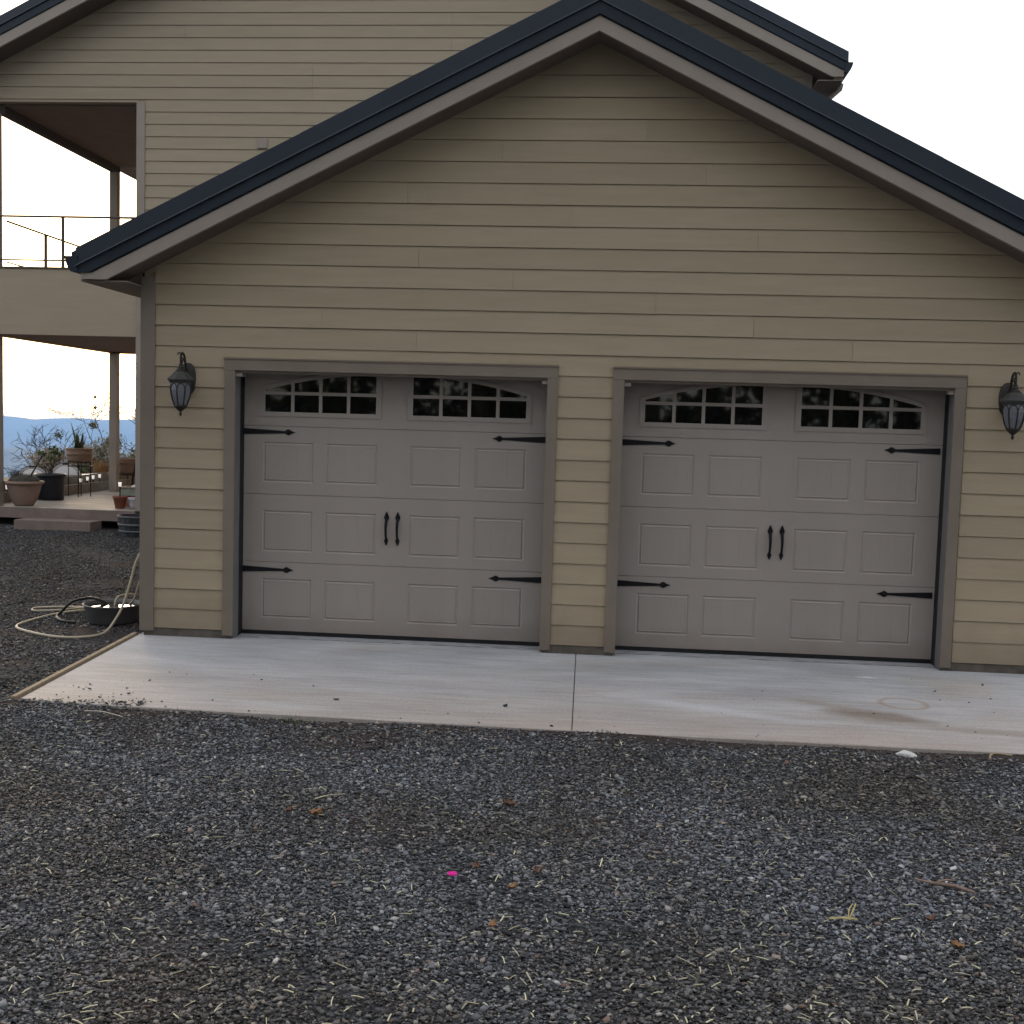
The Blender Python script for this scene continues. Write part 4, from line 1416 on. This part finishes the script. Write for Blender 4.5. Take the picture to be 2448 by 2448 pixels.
wl = lambda y: wallline(y) - 0.075
make_light((wl(10.5), 10.5, .592), .012, 'white garden light on the wall ledge seen beside the front leg of the wire stand')
make_light((wl(10.8), 10.8, .592), .030, 'white garden light on the wall ledge close behind the outer leg of the wire stand')
make_light((wl(11.06), 11.06, .592), .045, 'white garden light on the wall ledge just past the wire stand')
make_light((wl(11.36), 11.36, .592), .055, 'white garden light on the wall ledge midway between wire stand and porch post')
make_light((wl(11.95), 11.95, .592), .072, 'white garden light on the wall ledge touching the far porch post in view')
make_light((wl(12.45), 12.45, .592), .11, 'white garden light in the gap between the far porch post and the house corner')
make_light((wl(7.85), 7.85, .592), .022, 'white garden light between the near porch post and the big clay pot')
make_light((-3.555, 7.37, .60), .15, 'white garden light standing in the small terracotta pot')

# white half-round panels behind the wall
def half_panel(loc, Rr, label):
    T = thing('half_round_panel', loc, label, 'garden panel', 'white half-round panels')
    a = math.atan2(0.475, 1.0)
    T.rotation_euler = (0, 0, a)
    def sub(q, n_, m_): return q.build(n_, m_, T, origin=(0, 0, 0))
    N = 20
    q = MB(); q.prism([(Rr * math.cos(math.pi * i / N), Rr * .82 * math.sin(math.pi * i / N)) for i in range(N + 1)], 0, .018); sub(q, 'panel', PANELT)
    for f in (.985, .88, .80):
        q = MB().tube([(Rr * f * math.cos(math.pi * i / N), -.004, Rr * .82 * f * math.sin(math.pi * i / N)) for i in range(N + 1)], .0065 if f > .9 else .0042, 6)
        sub(q, 'rim', BLACK)
    q = MB(); q.prism([(.06 * math.cos(math.pi * i / 8), Rr * .82 * .86 + .034 * math.sin(math.pi * i / 8)) for i in range(9)], -.010, -.001); sub(q, 'grip', BLACK)


half_panel((-6.02, 9.40, .735), .25, 'white half-round panel with dark rims seen behind the leaning plant stem')
half_panel((-6.02, 10.62, .735), .265, 'white half-round panel with dark rims seen behind the wire plant stand')

# shrubs and tufts in the bed
def shrub(loc, rad, n, size, mtl, label, name='shrub', cat='shrub', twigs=14, clumps=9):
    T = thing(name, loc, label, cat)
    q = MB()
    cz = loc[2] + rad[2]
    leaf_cloud(q, (loc[0], loc[1], cz), rad, n, size, rp, .4, .2, clumps)
    q.build('foliage', mtl, T)
    q = MB()
    for _ in range(twigs):
        an = rp.uniform(0, 6.28); u = rp.uniform(.3, .95)
        e = (loc[0] + rad[0] * u * math.cos(an), loc[1] + rad[1] * u * math.sin(an), cz + rad[2] * rp.uniform(-.2, 1.0))
        mid = (loc[0] + (e[0] - loc[0]) * .4, loc[1] + (e[1] - loc[1]) * .4, loc[2] + (e[2] - loc[2]) * .6)
        q.tube([loc, mid, e], [.009, .006, .003], 4, cap=False)
    q.build('branches', BARK, T)
    return T


shrub((-6.25, 13.0, .62), (.42, .34, .38), 2200, .034, SAGE, 'large grey green sage shrub beside the far porch post', clumps=16)
shrub((-6.72, 13.4, .58), (.40, .3, .32), 1500, .034, SAGE2, 'dry grey shrub behind the ridged bowl on the wire stand', clumps=12)
shrub((-7.05, 12.2, .55), (.42, .3, .30), 1500, .032, SAGE2, 'dry brownish shrub behind the thin leafy plant of the black pot', clumps=12)
shrub((-5.75, 13.5, .60), (.34, .3, .34), 900, .036, mat('yellow_green_leaf', (0.20, 0.20, 0.085), 0.8, 0.4, 8), 'yellowish shrub in the gap between far porch post and house corner', clumps=12)
shrub((-6.35, 11.6, .66), (.30, .2, .10), 420, .03, LEAF, 'low green ground plant behind the retaining wall by the wire stand', clumps=8, twigs=6)
for (x, y, r1, lab) in ((-6.55, 12.55, .30, 'low grey brown shrub between the thin leafy plant and the wire plant stand'),
                        (-7.3, 13.9, .36, 'grey green shrub at the back of the bed behind the thin leafy plant'),
                        (-6.0, 13.9, .34, 'tall grey green shrub half hidden by the far porch post'),
                        (-7.6, 12.9, .30, 'dry grey brown shrub behind the leaning stem of the clay pot')):
    shrub((x, y, .58), (r1, .26, r1 * .85), 1300, .032, SAGE if y > 13 else SAGE2, lab, clumps=12)['group'] = 'grey shrubs massed behind the retaining wall'
T = thing('grass_tuft', (-5.98, 12.0, .66), 'upright tuft of dry orange grass beside the wide brown pot', 'grass tuft')
q = MB(); blades(q, (-5.98, 12.0, .66), 260, .36, .26, .004, rp, .35); q.build('blades', DRYG, T)


def bare_tree(loc, h, spread, label, seed, depth=6, lean=(0, 0), mist=()):
    r_ = random.Random(seed)
    T = thing('bare_tree', loc, label, 'tree', 'leafless trees on the slope')
    tr_ = MB(); cr_ = MB()

    def grow(p, d, ln, r0, lv):
        n_ = 3
        pts, rs = [p], [r0]
        for i in range(n_):
            d = (d + Vector((r_.gauss(0, .22), r_.gauss(0, .22), r_.gauss(0.03, .14)))).normalized()
            p = p + d * ln / n_
            pts.append(p); rs.append(r0 * (1 - .32 * (i + 1) / n_))
        (tr_ if lv < 2 else cr_).tube(pts, rs, 6 if lv < 2 else 3, cap=False)
        if lv >= depth: return
        for k in range(r_.choice((2, 3, 3)) if lv < depth - 1 else 3):
            a = Vector((r_.gauss(0, 1), r_.gauss(0, 1), r_.gauss(.15, .55))).normalized()
            nd = (d * .75 + a * spread).normalized()
            start = pts[-1] if k < 2 else pts[2]
            grow(start, nd, ln * r_.uniform(.62, .85), max(.0085, rs[-1] * .68), lv + 1)
    grow(Vector(loc), Vector((lean[0], lean[1], 1)).normalized(), h, .085, 0)
    tr_.build('trunk', BARK, T); cr_.build('crown', BARK, T)
    for (p, rr, n_) in mist:
        q = MB(); leaf_cloud(q, p, (rr, rr, rr), n_, .035, r_, .5, .1); q.build('mistletoe', MISTLE, T)
    return T


def base(x, y): return (x, y, float(gh(x, y)) - 0.1)


b_ = base(-14.3, 26)
bare_tree(b_, 1.55, .75, 'bare tree with fine spreading twigs seen above the black pot', 4, 6)
b_ = base(-12.75, 26.5)
bare_tree(b_, 2.1, .55, 'taller bare tree with round mistletoe clumps rising above the hills', 9, 6, (.05, 0),
          [((-12.85, 26.5, 1.52), .17, 240), ((-12.8, 26.5, 2.10), .075, 70), ((-12.8, 26.5, 2.42), .075, 70), ((-14.0, 26.4, 1.15), .2, 200)])
b_ = base(-11.9, 26)
bare_tree(b_, 1.5, .8, 'bare crooked tree close to the far porch post', 14, 6)
b_ = base(-9.4, 23)
bare_tree(b_, 1.55, .7, 'dark bare tree in the gap between the far porch post and the house corner', 23, 6, (0, 0),
          [((-9.3, 23, 1.75), .16, 160), ((-9.55, 23, .9), .2, 160)])
b_ = base(-13.4, 29)
bare_tree(b_, 1.6, .75, 'bare tree standing farther back between the mistletoe tree and the twiggy tree', 31, 6)

# dark wood behind the photographer, mirrored in the door windows and shading the yard
rw = random.Random(77)
q = MB()
for i in range(46):
    x = -34 + 76 * (i + rw.uniform(-.4, .4)) / 46
    y = -23 - 2.5 * (i % 3) + rw.uniform(-1.5, 1.5)
    z0 = float(gh(x, y)) - .2
    hgt = rw.uniform(17, 25)
    q.tube([(x, y, z0), (x + rw.gauss(0, .2), y, z0 + hgt * .4), (x + rw.gauss(0, .4), y, z0 + hgt * .85)], [.26, .19, .05], 6)
    for k in range(rw.randint(15, 20)):
        cz = z0 + hgt * (.06 + .94 * rw.random() ** .85)
        rr = rw.uniform(1.0, 2.2) * (1.15 - .5 * (cz - z0) / hgt)
        leaf_cloud(q, (x + rw.gauss(0, 1.3), y + rw.gauss(0, 1.1), cz), (rr, rr, rr * .8), 110, .24, rw, .55, .2)
for i in range(120):                      # undergrowth
    x = -34 + 76 * rw.random() if i % 2 else rw.uniform(-16, 18); y = -29 + rw.uniform(-3, 2)
    rr = rw.uniform(1.2, 2.6)
    leaf_cloud(q, (x, y, rr * .6), (rr * 1.3, rr, rr), 190, .2, rw, .55, .2)
tag(q.build('woods', DLEAF), 'dark wood of oaks mirrored in the garage door windows', 'woods', kind='stuff')

# ------------------------------------------------------------------ loose gravel: real stones
def stones(name, pts, half, box, mtl, seed, flat=(0.3, 0.62)):
    """pts: n x 3 centres, half: n half-lengths; one mesh of little broken stones"""
    g_ = np.random.default_rng(seed)
    N = len(pts)
    if box:
        bv = np.array([(-1, -1, -1), (1, -1, -1), (1, 1, -1), (-1, 1, -1), (-1, -1, 1), (1, -1, 1), (1, 1, 1), (-1, 1, 1)], float)
        bf = np.array([(0, 2, 1), (0, 3, 2), (4, 5, 6), (4, 6, 7), (0, 1, 5), (0, 5, 4), (1, 2, 6), (1, 6, 5), (2, 3, 7), (2, 7, 6), (3, 0, 4), (3, 4, 7)])
        jit = g_.uniform(.35, 1.0, (N, 8, 3))
    else:
        bv = np.array([(1, 0, 0), (0, 1, 0), (-1, 0, 0), (0, -1, 0), (0, 0, 1), (0, 0, -1)], float) * 1.15
        bf = np.array([(0, 1, 4), (1, 2, 4), (2, 3, 4), (3, 0, 4), (1, 0, 5), (2, 1, 5), (3, 2, 5), (0, 3, 5)])
        jit = g_.uniform(.7, 1.2, (N, 6, 3))
    V = bv[None] * jit
    if not box:
        V = V + g_.uniform(-.28, .28, V.shape)
    dims = np.stack([np.ones(N), g_.uniform(.55, .95, N), g_.uniform(flat[0], flat[1], N) * .75], -1) * half[:, None]
    V = V * dims[:, None, :]
    az, tx, ty = g_.uniform(0, 6.283, N), g_.normal(0, .27, N), g_.normal(0, .27, N)
    ct, st2 = np.cos(tx), np.sin(tx)
    y2 = V[:, :, 1] * ct[:, None] - V[:, :, 2] * st2[:, None]; z2 = V[:, :, 1] * st2[:, None] + V[:, :, 2] * ct[:, None]
    V[:, :, 1], V[:, :, 2] = y2, z2
    ct, st2 = np.cos(ty), np.sin(ty)
    x2 = V[:, :, 0] * ct[:, None] + V[:, :, 2] * st2[:, None]; z2 = -V[:, :, 0] * st2[:, None] + V[:, :, 2] * ct[:, None]
    V[:, :, 0], V[:, :, 2] = x2, z2
    ct, st2 = np.cos(az), np.sin(az)
    x2 = V[:, :, 0] * ct[:, None] - V[:, :, 1] * st2[:, None]; y2 = V[:, :, 0] * st2[:, None] + V[:, :, 1] * ct[:, None]
    V[:, :, 0], V[:, :, 1] = x2, y2
    V = V + pts[:, None, :]
    k = bv.shape[0]
    F = (bf[None] + (np.arange(N) * k)[:, None, None]).reshape(-1, 3)
    me = bpy.data.meshes.new(name)
    me.vertices.add(N * k)
    me.vertices.foreach_set('co', V.astype(np.float32).ravel())
    me.loops.add(F.size)
    me.loops.foreach_set('vertex_index', F.astype(np.int32).ravel())
    me.polygons.add(len(F))
    me.polygons.foreach_set('loop_start', (np.arange(len(F)) * 3).astype(np.int32))
    me.polygons.foreach_set('loop_total', np.full(len(F), 3, np.int32))
    # one random number per stone for its colour
    at_ = me.attributes.new('tone', 'FLOAT', 'POINT')
    at_.data.foreach_set('value', np.repeat(g_.random(N), k).astype(np.float32))
    me.update(calc_edges=True)
    me.materials.append(mtl)
    o = bpy.data.objects.new(name, me)
    COL.objects.link(o)
    return o


m = bpy.data.materials.new('crushed_basalt')
m.use_nodes = True
n = m.node_tree
L = n.links.new
b = n.nodes['Principled BSDF']
b.inputs['Roughness'].default_value = 0.8
b.inputs['Specular IOR Level'].default_value = 0.3
at_ = n.nodes.new('ShaderNodeAttribute'); at_.attribute_name = 'tone'
cr_ = n.nodes.new('ShaderNodeValToRGB')
cr_.color_ramp.interpolation = 'LINEAR'
els = [(0.0, (.030, .030, .031)), (0.20, (.065, .066, .070)), (0.45, (.118, .120, .128)), (0.66, (.185, .192, .208)), (0.80, (.27, .27, .275)),
       (0.87, (.15, .13, .105)), (0.92, (.30, .29, .275)), (0.965, (.40, .385, .35)), (0.985, (.20, .12, .09)), (1.0, (.62, .61, .59))]
cr_.color_ramp.elements[0].position = 0.0; cr_.color_ramp.elements[0].color = (*els[0][1], 1)
cr_.color_ramp.elements[1].position = 1.0; cr_.color_ramp.elements[1].color = (*els[-1][1], 1)
for p_, c_ in els[1:-1]:
    e = cr_.color_ramp.elements.new(p_); e.color = (*c_, 1)
L(at_.outputs['Fac'], cr_.inputs['Fac'])
t = n.nodes.new('ShaderNodeTexCoord')
nn = n.nodes.new('ShaderNodeTexNoise'); nn.inputs['Scale'].default_value = 0.75; nn.inputs['Detail'].default_value = 5
L(t.outputs['Object'], nn.inputs['Vector'])
mr = n.nodes.new('ShaderNodeMapRange')
mr.inputs['From Min'].default_value = .38; mr.inputs['From Max'].default_value = .62
L(nn.outputs['Fac'], mr.inputs['Value'])
mixn = n.nodes.new('ShaderNodeMix'); mixn.data_type = 'RGBA'; mixn.blend_type = 'MULTIPLY'
mixn.inputs['Factor'].default_value = 1.0
tint = n.nodes.new('ShaderNodeMix'); tint.data_type = 'RGBA'
tint.inputs['A'].default_value = (.72, .67, .61, 1); tint.inputs['B'].default_value = (1.02, 1.06, 1.14, 1)
L(mr.outputs['Result'], tint.inputs['Factor'])
L(cr_.outputs['Color'], mixn.inputs['A']); L(tint.outputs['Result'], mixn.inputs['B'])
L(mixn.outputs['Result'], b.inputs['Base Color'])
BASALT = m
BASALT2 = m.copy()                       # the same stone with more dirt between and on it
BASALT2.name = 'dusty_basalt'
for q_ in BASALT2.node_tree.nodes:
    if q_.type == 'MIX' and q_.blend_type == 'MIX':
        q_.inputs['A'].default_value = (.58, .53, .48, 1); q_.inputs['B'].default_value = (.80, .80, .82, 1)

def patch(x, y):
    return 0.5 + 0.5 * (np.sin(1.7 * x + 2.1 * np.sin(1.1 * y) + 0.4) * np.sin(2.3 * y + 1.3 * np.sin(1.9 * x)))


# in front of the apron
NF = 225000
yy_ = -6.75 + 4.3 * rng.random(NF * 2)
xl_ = 2.35 - 2.4 * (yy_ + 6.5) / 4.1 - 1.7
xr_ = 5.35 + 1.35 * (yy_ + 6.3) / 3.8 + 1.0
xx_ = xl_ + (xr_ - xl_) * rng.random(NF * 2)
keep = rng.random(NF * 2) < ((xr_ - xl_) / 7.6)
keep &= rng.random(NF * 2) < np.clip((xx_ - xl_) / 0.9, 0.03, 1)
edge = -2.46 - 0.015 * xx_ - 0.02 * np.sin(3.1 * xx_) - 0.012 * np.sin(9 * xx_)
gap = np.clip((edge - yy_) / (0.08 + 0.22 * patch(xx_ * 1.1 + 1, xx_ * 0.6) ** 2), 0, 1)                        # thin along the apron edge
keep &= (yy_ < edge) & (rng.random(NF * 2) < 0.10 + 0.90 * gap)
keep &= rng.random(NF * 2) < 1 - 0.5 * np.clip((patch(xx_, yy_) - .86) / .1, 0, 1)
xx_, yy_ = xx_[keep][:NF], yy_[keep][:NF]
hl = np.clip(rng.lognormal(math.log(.0080), .36, len(xx_)), .004, .020)
hl[115000:] = np.clip(rng.lognormal(math.log(.0060), .30, len(xx_) - 115000), .003, .013)
P_ = np.stack([xx_, yy_, gh(xx_, yy_) + hl * .25 + rng.uniform(-.003, .006, len(xx_))], -1)
g1 = stones('gravel', P_[:115000], hl[:115000], True, BASALT, 5)
g5 = stones('gravel', P_[115000:], hl[115000:], False, BASALT, 15)
tag(g5, 'fine chips among the dark crushed gravel before the apron', 'gravel', kind='stuff')
tag(g1, 'loose dark blue grey crushed gravel in front of the concrete apron', 'gravel', kind='stuff')
# beside the garage, up to the step
NB = 54000
yy_ = -2.6 + 9.4 * rng.random(NB * 2)
xl_ = 0.05 - 5.15 * (yy_ + 2.4) / 9.3 - 1.3
xr_ = np.where(yy_ < 0.05, -0.0 - 0.075 * (yy_ + 2.4) - .03, -0.15)
xx_ = xl_ + (xr_ - xl_) * rng.random(NB * 2)
keep = rng.random(NB * 2) < ((xr_ - xl_) / 6.1) * (1 - .05 * (yy_ + 2.6)) * 1.6
keep &= rng.random(NB * 2) < np.clip((xx_ - xl_) / 0.8, 0.03, 1)
keep &= rng.random(NB * 2) < 1 - 0.8 * np.clip((patch(xx_ * 1.3 + 3, yy_ * 1.1) - .62) / .2, 0, 1)
keep &= ~((np.hypot(xx_ + .72, yy_ - .76) < .23))
keep &= rng.random(NB * 2) > 0.8 * np.exp(-(((xx_ + .75) / .75) ** 2 + ((yy_ - .15) / .55) ** 2)) * (0.6 + 0.8 * patch(xx_ * 5, yy_ * 4))
xx_, yy_ = xx_[keep][:NB], yy_[keep][:NB]
hl = np.clip(rng.lognormal(math.log(.0098), .33, len(xx_)), .005, .024)
P_ = np.stack([xx_, yy_, gh(xx_, yy_) + hl * .25 + rng.uniform(-.002, .005, len(xx_))], -1)
g2 = stones('gravel', P_, hl, False, BASALT2, 6)
tag(g2, 'loose dark gravel with reddish dirt patches beside the garage', 'gravel', kind='stuff')
# stray stones on the apron
ns = 70
sx_ = np.concatenate([rng.uniform(.1, 1.0, 34), rng.uniform(.6, 7.2, 24), rng.uniform(6.3, 7.2, 12)])
sy_ = np.concatenate([-2.38 + rng.exponential(.22, 34), -2.46 + rng.exponential(.5, 24), rng.uniform(-2.2, -.2, 12)])
sy_ = np.clip(sy_, -2.42, -.1)
hl = np.clip(rng.lognormal(math.log(.0075), .45, ns), .003, .022)
g3 = stones('gravel', np.stack([sx_, sy_, ZS + hl * .3], -1), hl, True, BASALT, 8)
tag(g3, 'stray dark stones scattered on the pale concrete apron', 'gravel', kind='stuff')
# lips of soil and stones spilling over the corner of the apron
NE = 1000
ex = np.concatenate([rng.uniform(-.1, .9, 400), rng.uniform(.4, 7.4, 600)])
ey = np.concatenate([-2.50 + rng.exponential(.035, 400) * (1.1 - .5 * np.sin(7 * ex[:400])), -2.495 + rng.normal(0, .022, 600)])
hl = np.clip(rng.lognormal(math.log(.0085), .3, NE), .004, .018)
ez = np.where(ey > -2.45, ZS + .003, gh(ex, ey))
g4 = stones('gravel', np.stack([ex, ey, ez + hl * .2], -1), hl, True, BASALT, 9)
tag(g4, 'gravel spilling over the front edge and corner of the concrete apron', 'gravel', kind='stuff')

# straw bits
rs_ = random.Random(31)
q = MB()
for i in range(1400):
    u = rs_.random()
    y = -6.5 + 3.9 * (u ** 1.9)
    xl = 2.2 - 2.4 * (y + 6.5) / 4.1 - .5; xr = 5.5 + 1.35 * (y + 6.3) / 3.8 + .4
    x = xl + (xr - xl) * (1 - rs_.random() ** 1.5 if i % 3 else rs_.random())
    ln = rs_.uniform(.007, .026) * (1.8 if rs_.random() < .08 else 1); an = rs_.uniform(0, 6.28); w = rs_.uniform(.0010, .0030)
    z = float(gh(x, y)) + rs_.uniform(.010, .017)
    d = Vector((math.cos(an), math.sin(an), rs_.gauss(0, .18))); s = Vector((-d.y, d.x, 0)) * w; h = Vector((0, 0, w))
    bend = Vector((-d.y, d.x, 0)) * ln * rs_.gauss(0, .04)
    p = Vector((x, y, z)); a_, c_, m_ = p - d * ln, p + d * ln, p + bend
    q.add([a_ - s, a_ + s, m_ + s + h, m_ - s + h, c_ + s, c_ - s, m_ - h * 1.5], [(0, 1, 2, 3), (3, 2, 4, 5), (1, 0, 6), (5, 4, 6), (0, 3, 6), (3, 5, 6), (2, 1, 6), (4, 2, 6)])
tag(q.build('straw', STRAW), 'short pale straw bits strewn over the gravel', 'straw', kind='stuff')

# ------------------------------------------------------------------ litter one can point to
def ground_z(x, y): return float(gh(x, y)) + 0.016


def curled_leaf(x, y, size, an, mtl, label):
    z = ground_z(x, y)
    q = MB(); N, M_ = 6, 5
    vs = []
    for i in range(N + 1):
        u = i / N
        w = size * .40 * math.sin(math.pi * min(1, .06 + u * .94)) ** .7 * (1 + .45 * math.sin(u * 19 + size * 300))
        for j in range(M_):
            v_ = j / (M_ - 1) * 2 - 1
            lx, ly = (u - .5) * size, v_ * w
            lz = .34 * size * (v_ * v_ * (.5 + .8 * u) + (u - .5) ** 2 * 1.6 + .12 * math.sin(11 * u + 5 * v_)) + .005
            vs.append((x + lx * math.cos(an) - ly * math.sin(an), y + lx * math.sin(an) + ly * math.cos(an), z + lz))
    fs = [(i * M_ + j, (i + 1) * M_ + j, (i + 1) * M_ + j + 1, i * M_ + j + 1) for i in range(N) for j in range(M_ - 1)]
    k = len(vs)
    q.add(vs + [(a, b2, c2 + .0015) for a, b2, c2 in vs], fs[::-1] + [tuple(i + k for i in f) for f in fs], True)
    tag(q.build('fallen_leaf', mtl, origin=(x, y, z)), label, 'leaf', 'fallen leaves on the gravel')


curled_leaf(2.57, -4.26, 0.068, .1, ORANGE, 'bright orange curled leaf on the gravel nearest the tub side')
curled_leaf(3.52, -3.94, 0.068, 2.9, RUST, 'pinkish brown leaf on the gravel in front of the pillar between the doors')
curled_leaf(3.446, -4.82, 0.044, 1.2, RUST, 'small rusty leaf just behind the magenta scrap')
curled_leaf(3.63, -5.035, 0.040, .4, ORANGE, 'small orange brown leaf just in front of the magenta scrap towards the right door')
curled_leaf(3.722, -4.85, 0.040, 2.0, RUST, 'small reddish brown leaf on the gravel between magenta scrap and straw clump')
curled_leaf(3.582, -5.41, 0.040, .9, ORANGE, 'golden orange leaf on the gravel nearest the photographer')
curled_leaf(5.365, -5.07, 0.040, .3, RUST, 'rusty leaf on the gravel beside the yellow straw clump')
curled_leaf(5.40, -5.31, 0.048, 2.6, ORANGE, 'spidery dry orange leaf on the gravel near the right edge')
curled_leaf(2.43, -4.245, 0.044, 1.0, RUST, 'dull red leaf next to the bright orange curled leaf')
z = ground_z(3.352, -4.90)
q = MB()
N = 12
vs = []
for i in range(N):
    a = 2 * math.pi * i / N
    for r_, zz in ((.020, .004), (.018, .013), (.009, .006)):
        vs.append((3.352 + r_ * math.cos(a) * 1.1, -4.90 + r_ * math.sin(a) * .75, z + zz))
fs = [(i * 3 + j, ((i + 1) % N) * 3 + j, ((i + 1) % N) * 3 + j + 1, i * 3 + j + 1) for i in range(N) for j in range(2)]
fs.append(tuple(i * 3 + 2 for i in range(N)))
q.add(vs, fs, True)
tag(q.build('plastic_scrap', PINK, origin=(3.352, -4.9, z)), 'tiny bright magenta oval plastic scrap lying on the gravel', 'plastic scrap')
# white rock by the apron
q = MB()
bm = bmesh.new()
bmesh.ops.create_icosphere(bm, subdivisions=2, radius=1.0)
rr_ = random.Random(3)
bm.verts.ensure_lookup_table()
vs = []
for v in bm.verts:
    k = 1 + rr_.uniform(-.16, .16)
    zc = v.co.z * .030 * k
    vs.append((5.905 + v.co.x * .060 * k * (1 - .3 * v.co.x), -2.60 + v.co.y * .04 * k, -.105 + max(zc, -.02) + .02 * v.co.x * -.5))
fs = [tuple(v.index for v in f.verts) for f in bm.faces]
bm.free()
q.add(vs, fs)
tag(q.build('rock', WROCK, origin=(5.905, -2.6, -.12)), 'fist-sized white rock on the gravel against the apron edge', 'rock')
# brown stick at the right
z = ground_z(5.53, -4.69)
q = MB()
q.tube([(5.42, -4.62, z + .006), (5.49, -4.675, z + .012), (5.57, -4.695, z + .014), (5.64, -4.745, z + .008)], [.004, .0085, .0095, .006], 5)
q.tube([(5.50, -4.67, z + .016), (5.545, -4.655, z + .024), (5.58, -4.65, z + .02)], [.006, .005, .003], 6)
tag(q.build('stick', TWIG, origin=(5.53, -4.69, z)), 'pinkish brown splintered stick on the gravel at the right', 'stick')
# yellow straw clump
z = ground_z(5.02, -5.1)
q = MB()
for i in range(7):
    a0 = rs_.gauss(0.05, .14); l = rs_.uniform(.04, .065); ox, oy = rs_.gauss(0, .010), rs_.gauss(0, .008)
    q.tube([(5.0 + ox - l * math.cos(a0), -5.10 + oy - l * math.sin(a0) * .5, z + .004), (5.0 + ox, -5.1 + oy, z + .010), (5.0 + ox + l * math.cos(a0), -5.10 + oy + l * math.sin(a0) * .5, z + .006)], [.0015, .0032, .0018], 5)
q.tube([(5.03, -5.10, z + .008), (5.05, -5.07, z + .03), (5.065, -5.04, z + .045)], [.003, .004, .003], 5)
q.tube([(5.025, -5.10, z + .008), (5.035, -5.06, z + .03), (5.055, -5.03, z + .04)], [.002, .003, .002], 5)
tag(q.build('straw_clump', STRAWY, origin=(5.02, -5.1, z)), 'bundle of yellow straw stalks with one end sticking up', 'straw clump')
# pale twigs near the apron
z = ground_z(.74, -2.68)
q = MB().tube(spline([(.60, -2.64, z + .006), (.72, -2.65, z + .010), (.83, -2.70, z + .008), (.90, -2.73, z + .004)], 5), .0035, 6)
tag(q.build('twig', mat('bleached_twig', (.50, .46, .40), .8), origin=(.74, -2.68, z)), 'long thin bleached twig on the gravel in front of the apron corner', 'twig')
z = ground_z(6.49, -2.66)
q = MB().tube(spline([(6.36, -2.70, z + .01), (6.38, -2.64, z + .02), (6.43, -2.60, z + .02), (6.52, -2.60, z + .012)], 5), .007, 6)
tag(q.build('twig', WOODF, origin=(6.49, -2.66, z)), 'curved pale brown twig by the apron near the right edge', 'twig')
z = ground_z(2.83, -3.93)
q = MB().tube(spline([(2.50, -4.0, z + .006), (2.56, -3.95, z + .012), (2.64, -3.91, z + .010)], 5), .003, 6)
tag(q.build('twig', STRAW, origin=(2.55, -3.95, z)), 'thin straight pale twig on the gravel behind the orange curled leaf', 'twig')
# grass growing at the apron edge
for (x, y, w, n_, lab) in ((.33, -2.45, .22, 150, 'green grass tuft growing at the apron corner nearest the edging board'),
                           (1.15, -2.53, .14, 40, 'sparse small green weeds at the apron edge in front of the tub-side door'),
                           (1.95, -2.54, .16, 50, 'dark green weeds low along the apron edge left of its joint')):
    T = thing('grass_tuft', (x, y, -.12), lab, 'grass tuft', 'grass tufts along the apron edge')
    q = MB()
    for _ in range(n_):
        blades(q, (x + rs_.gauss(0, w * .42), y + rs_.gauss(0, .018), -.115), 1, rs_.uniform(.03, .085), .03, .0018, rs_, 1.0)
    q.build('blades', GRASSM, T)
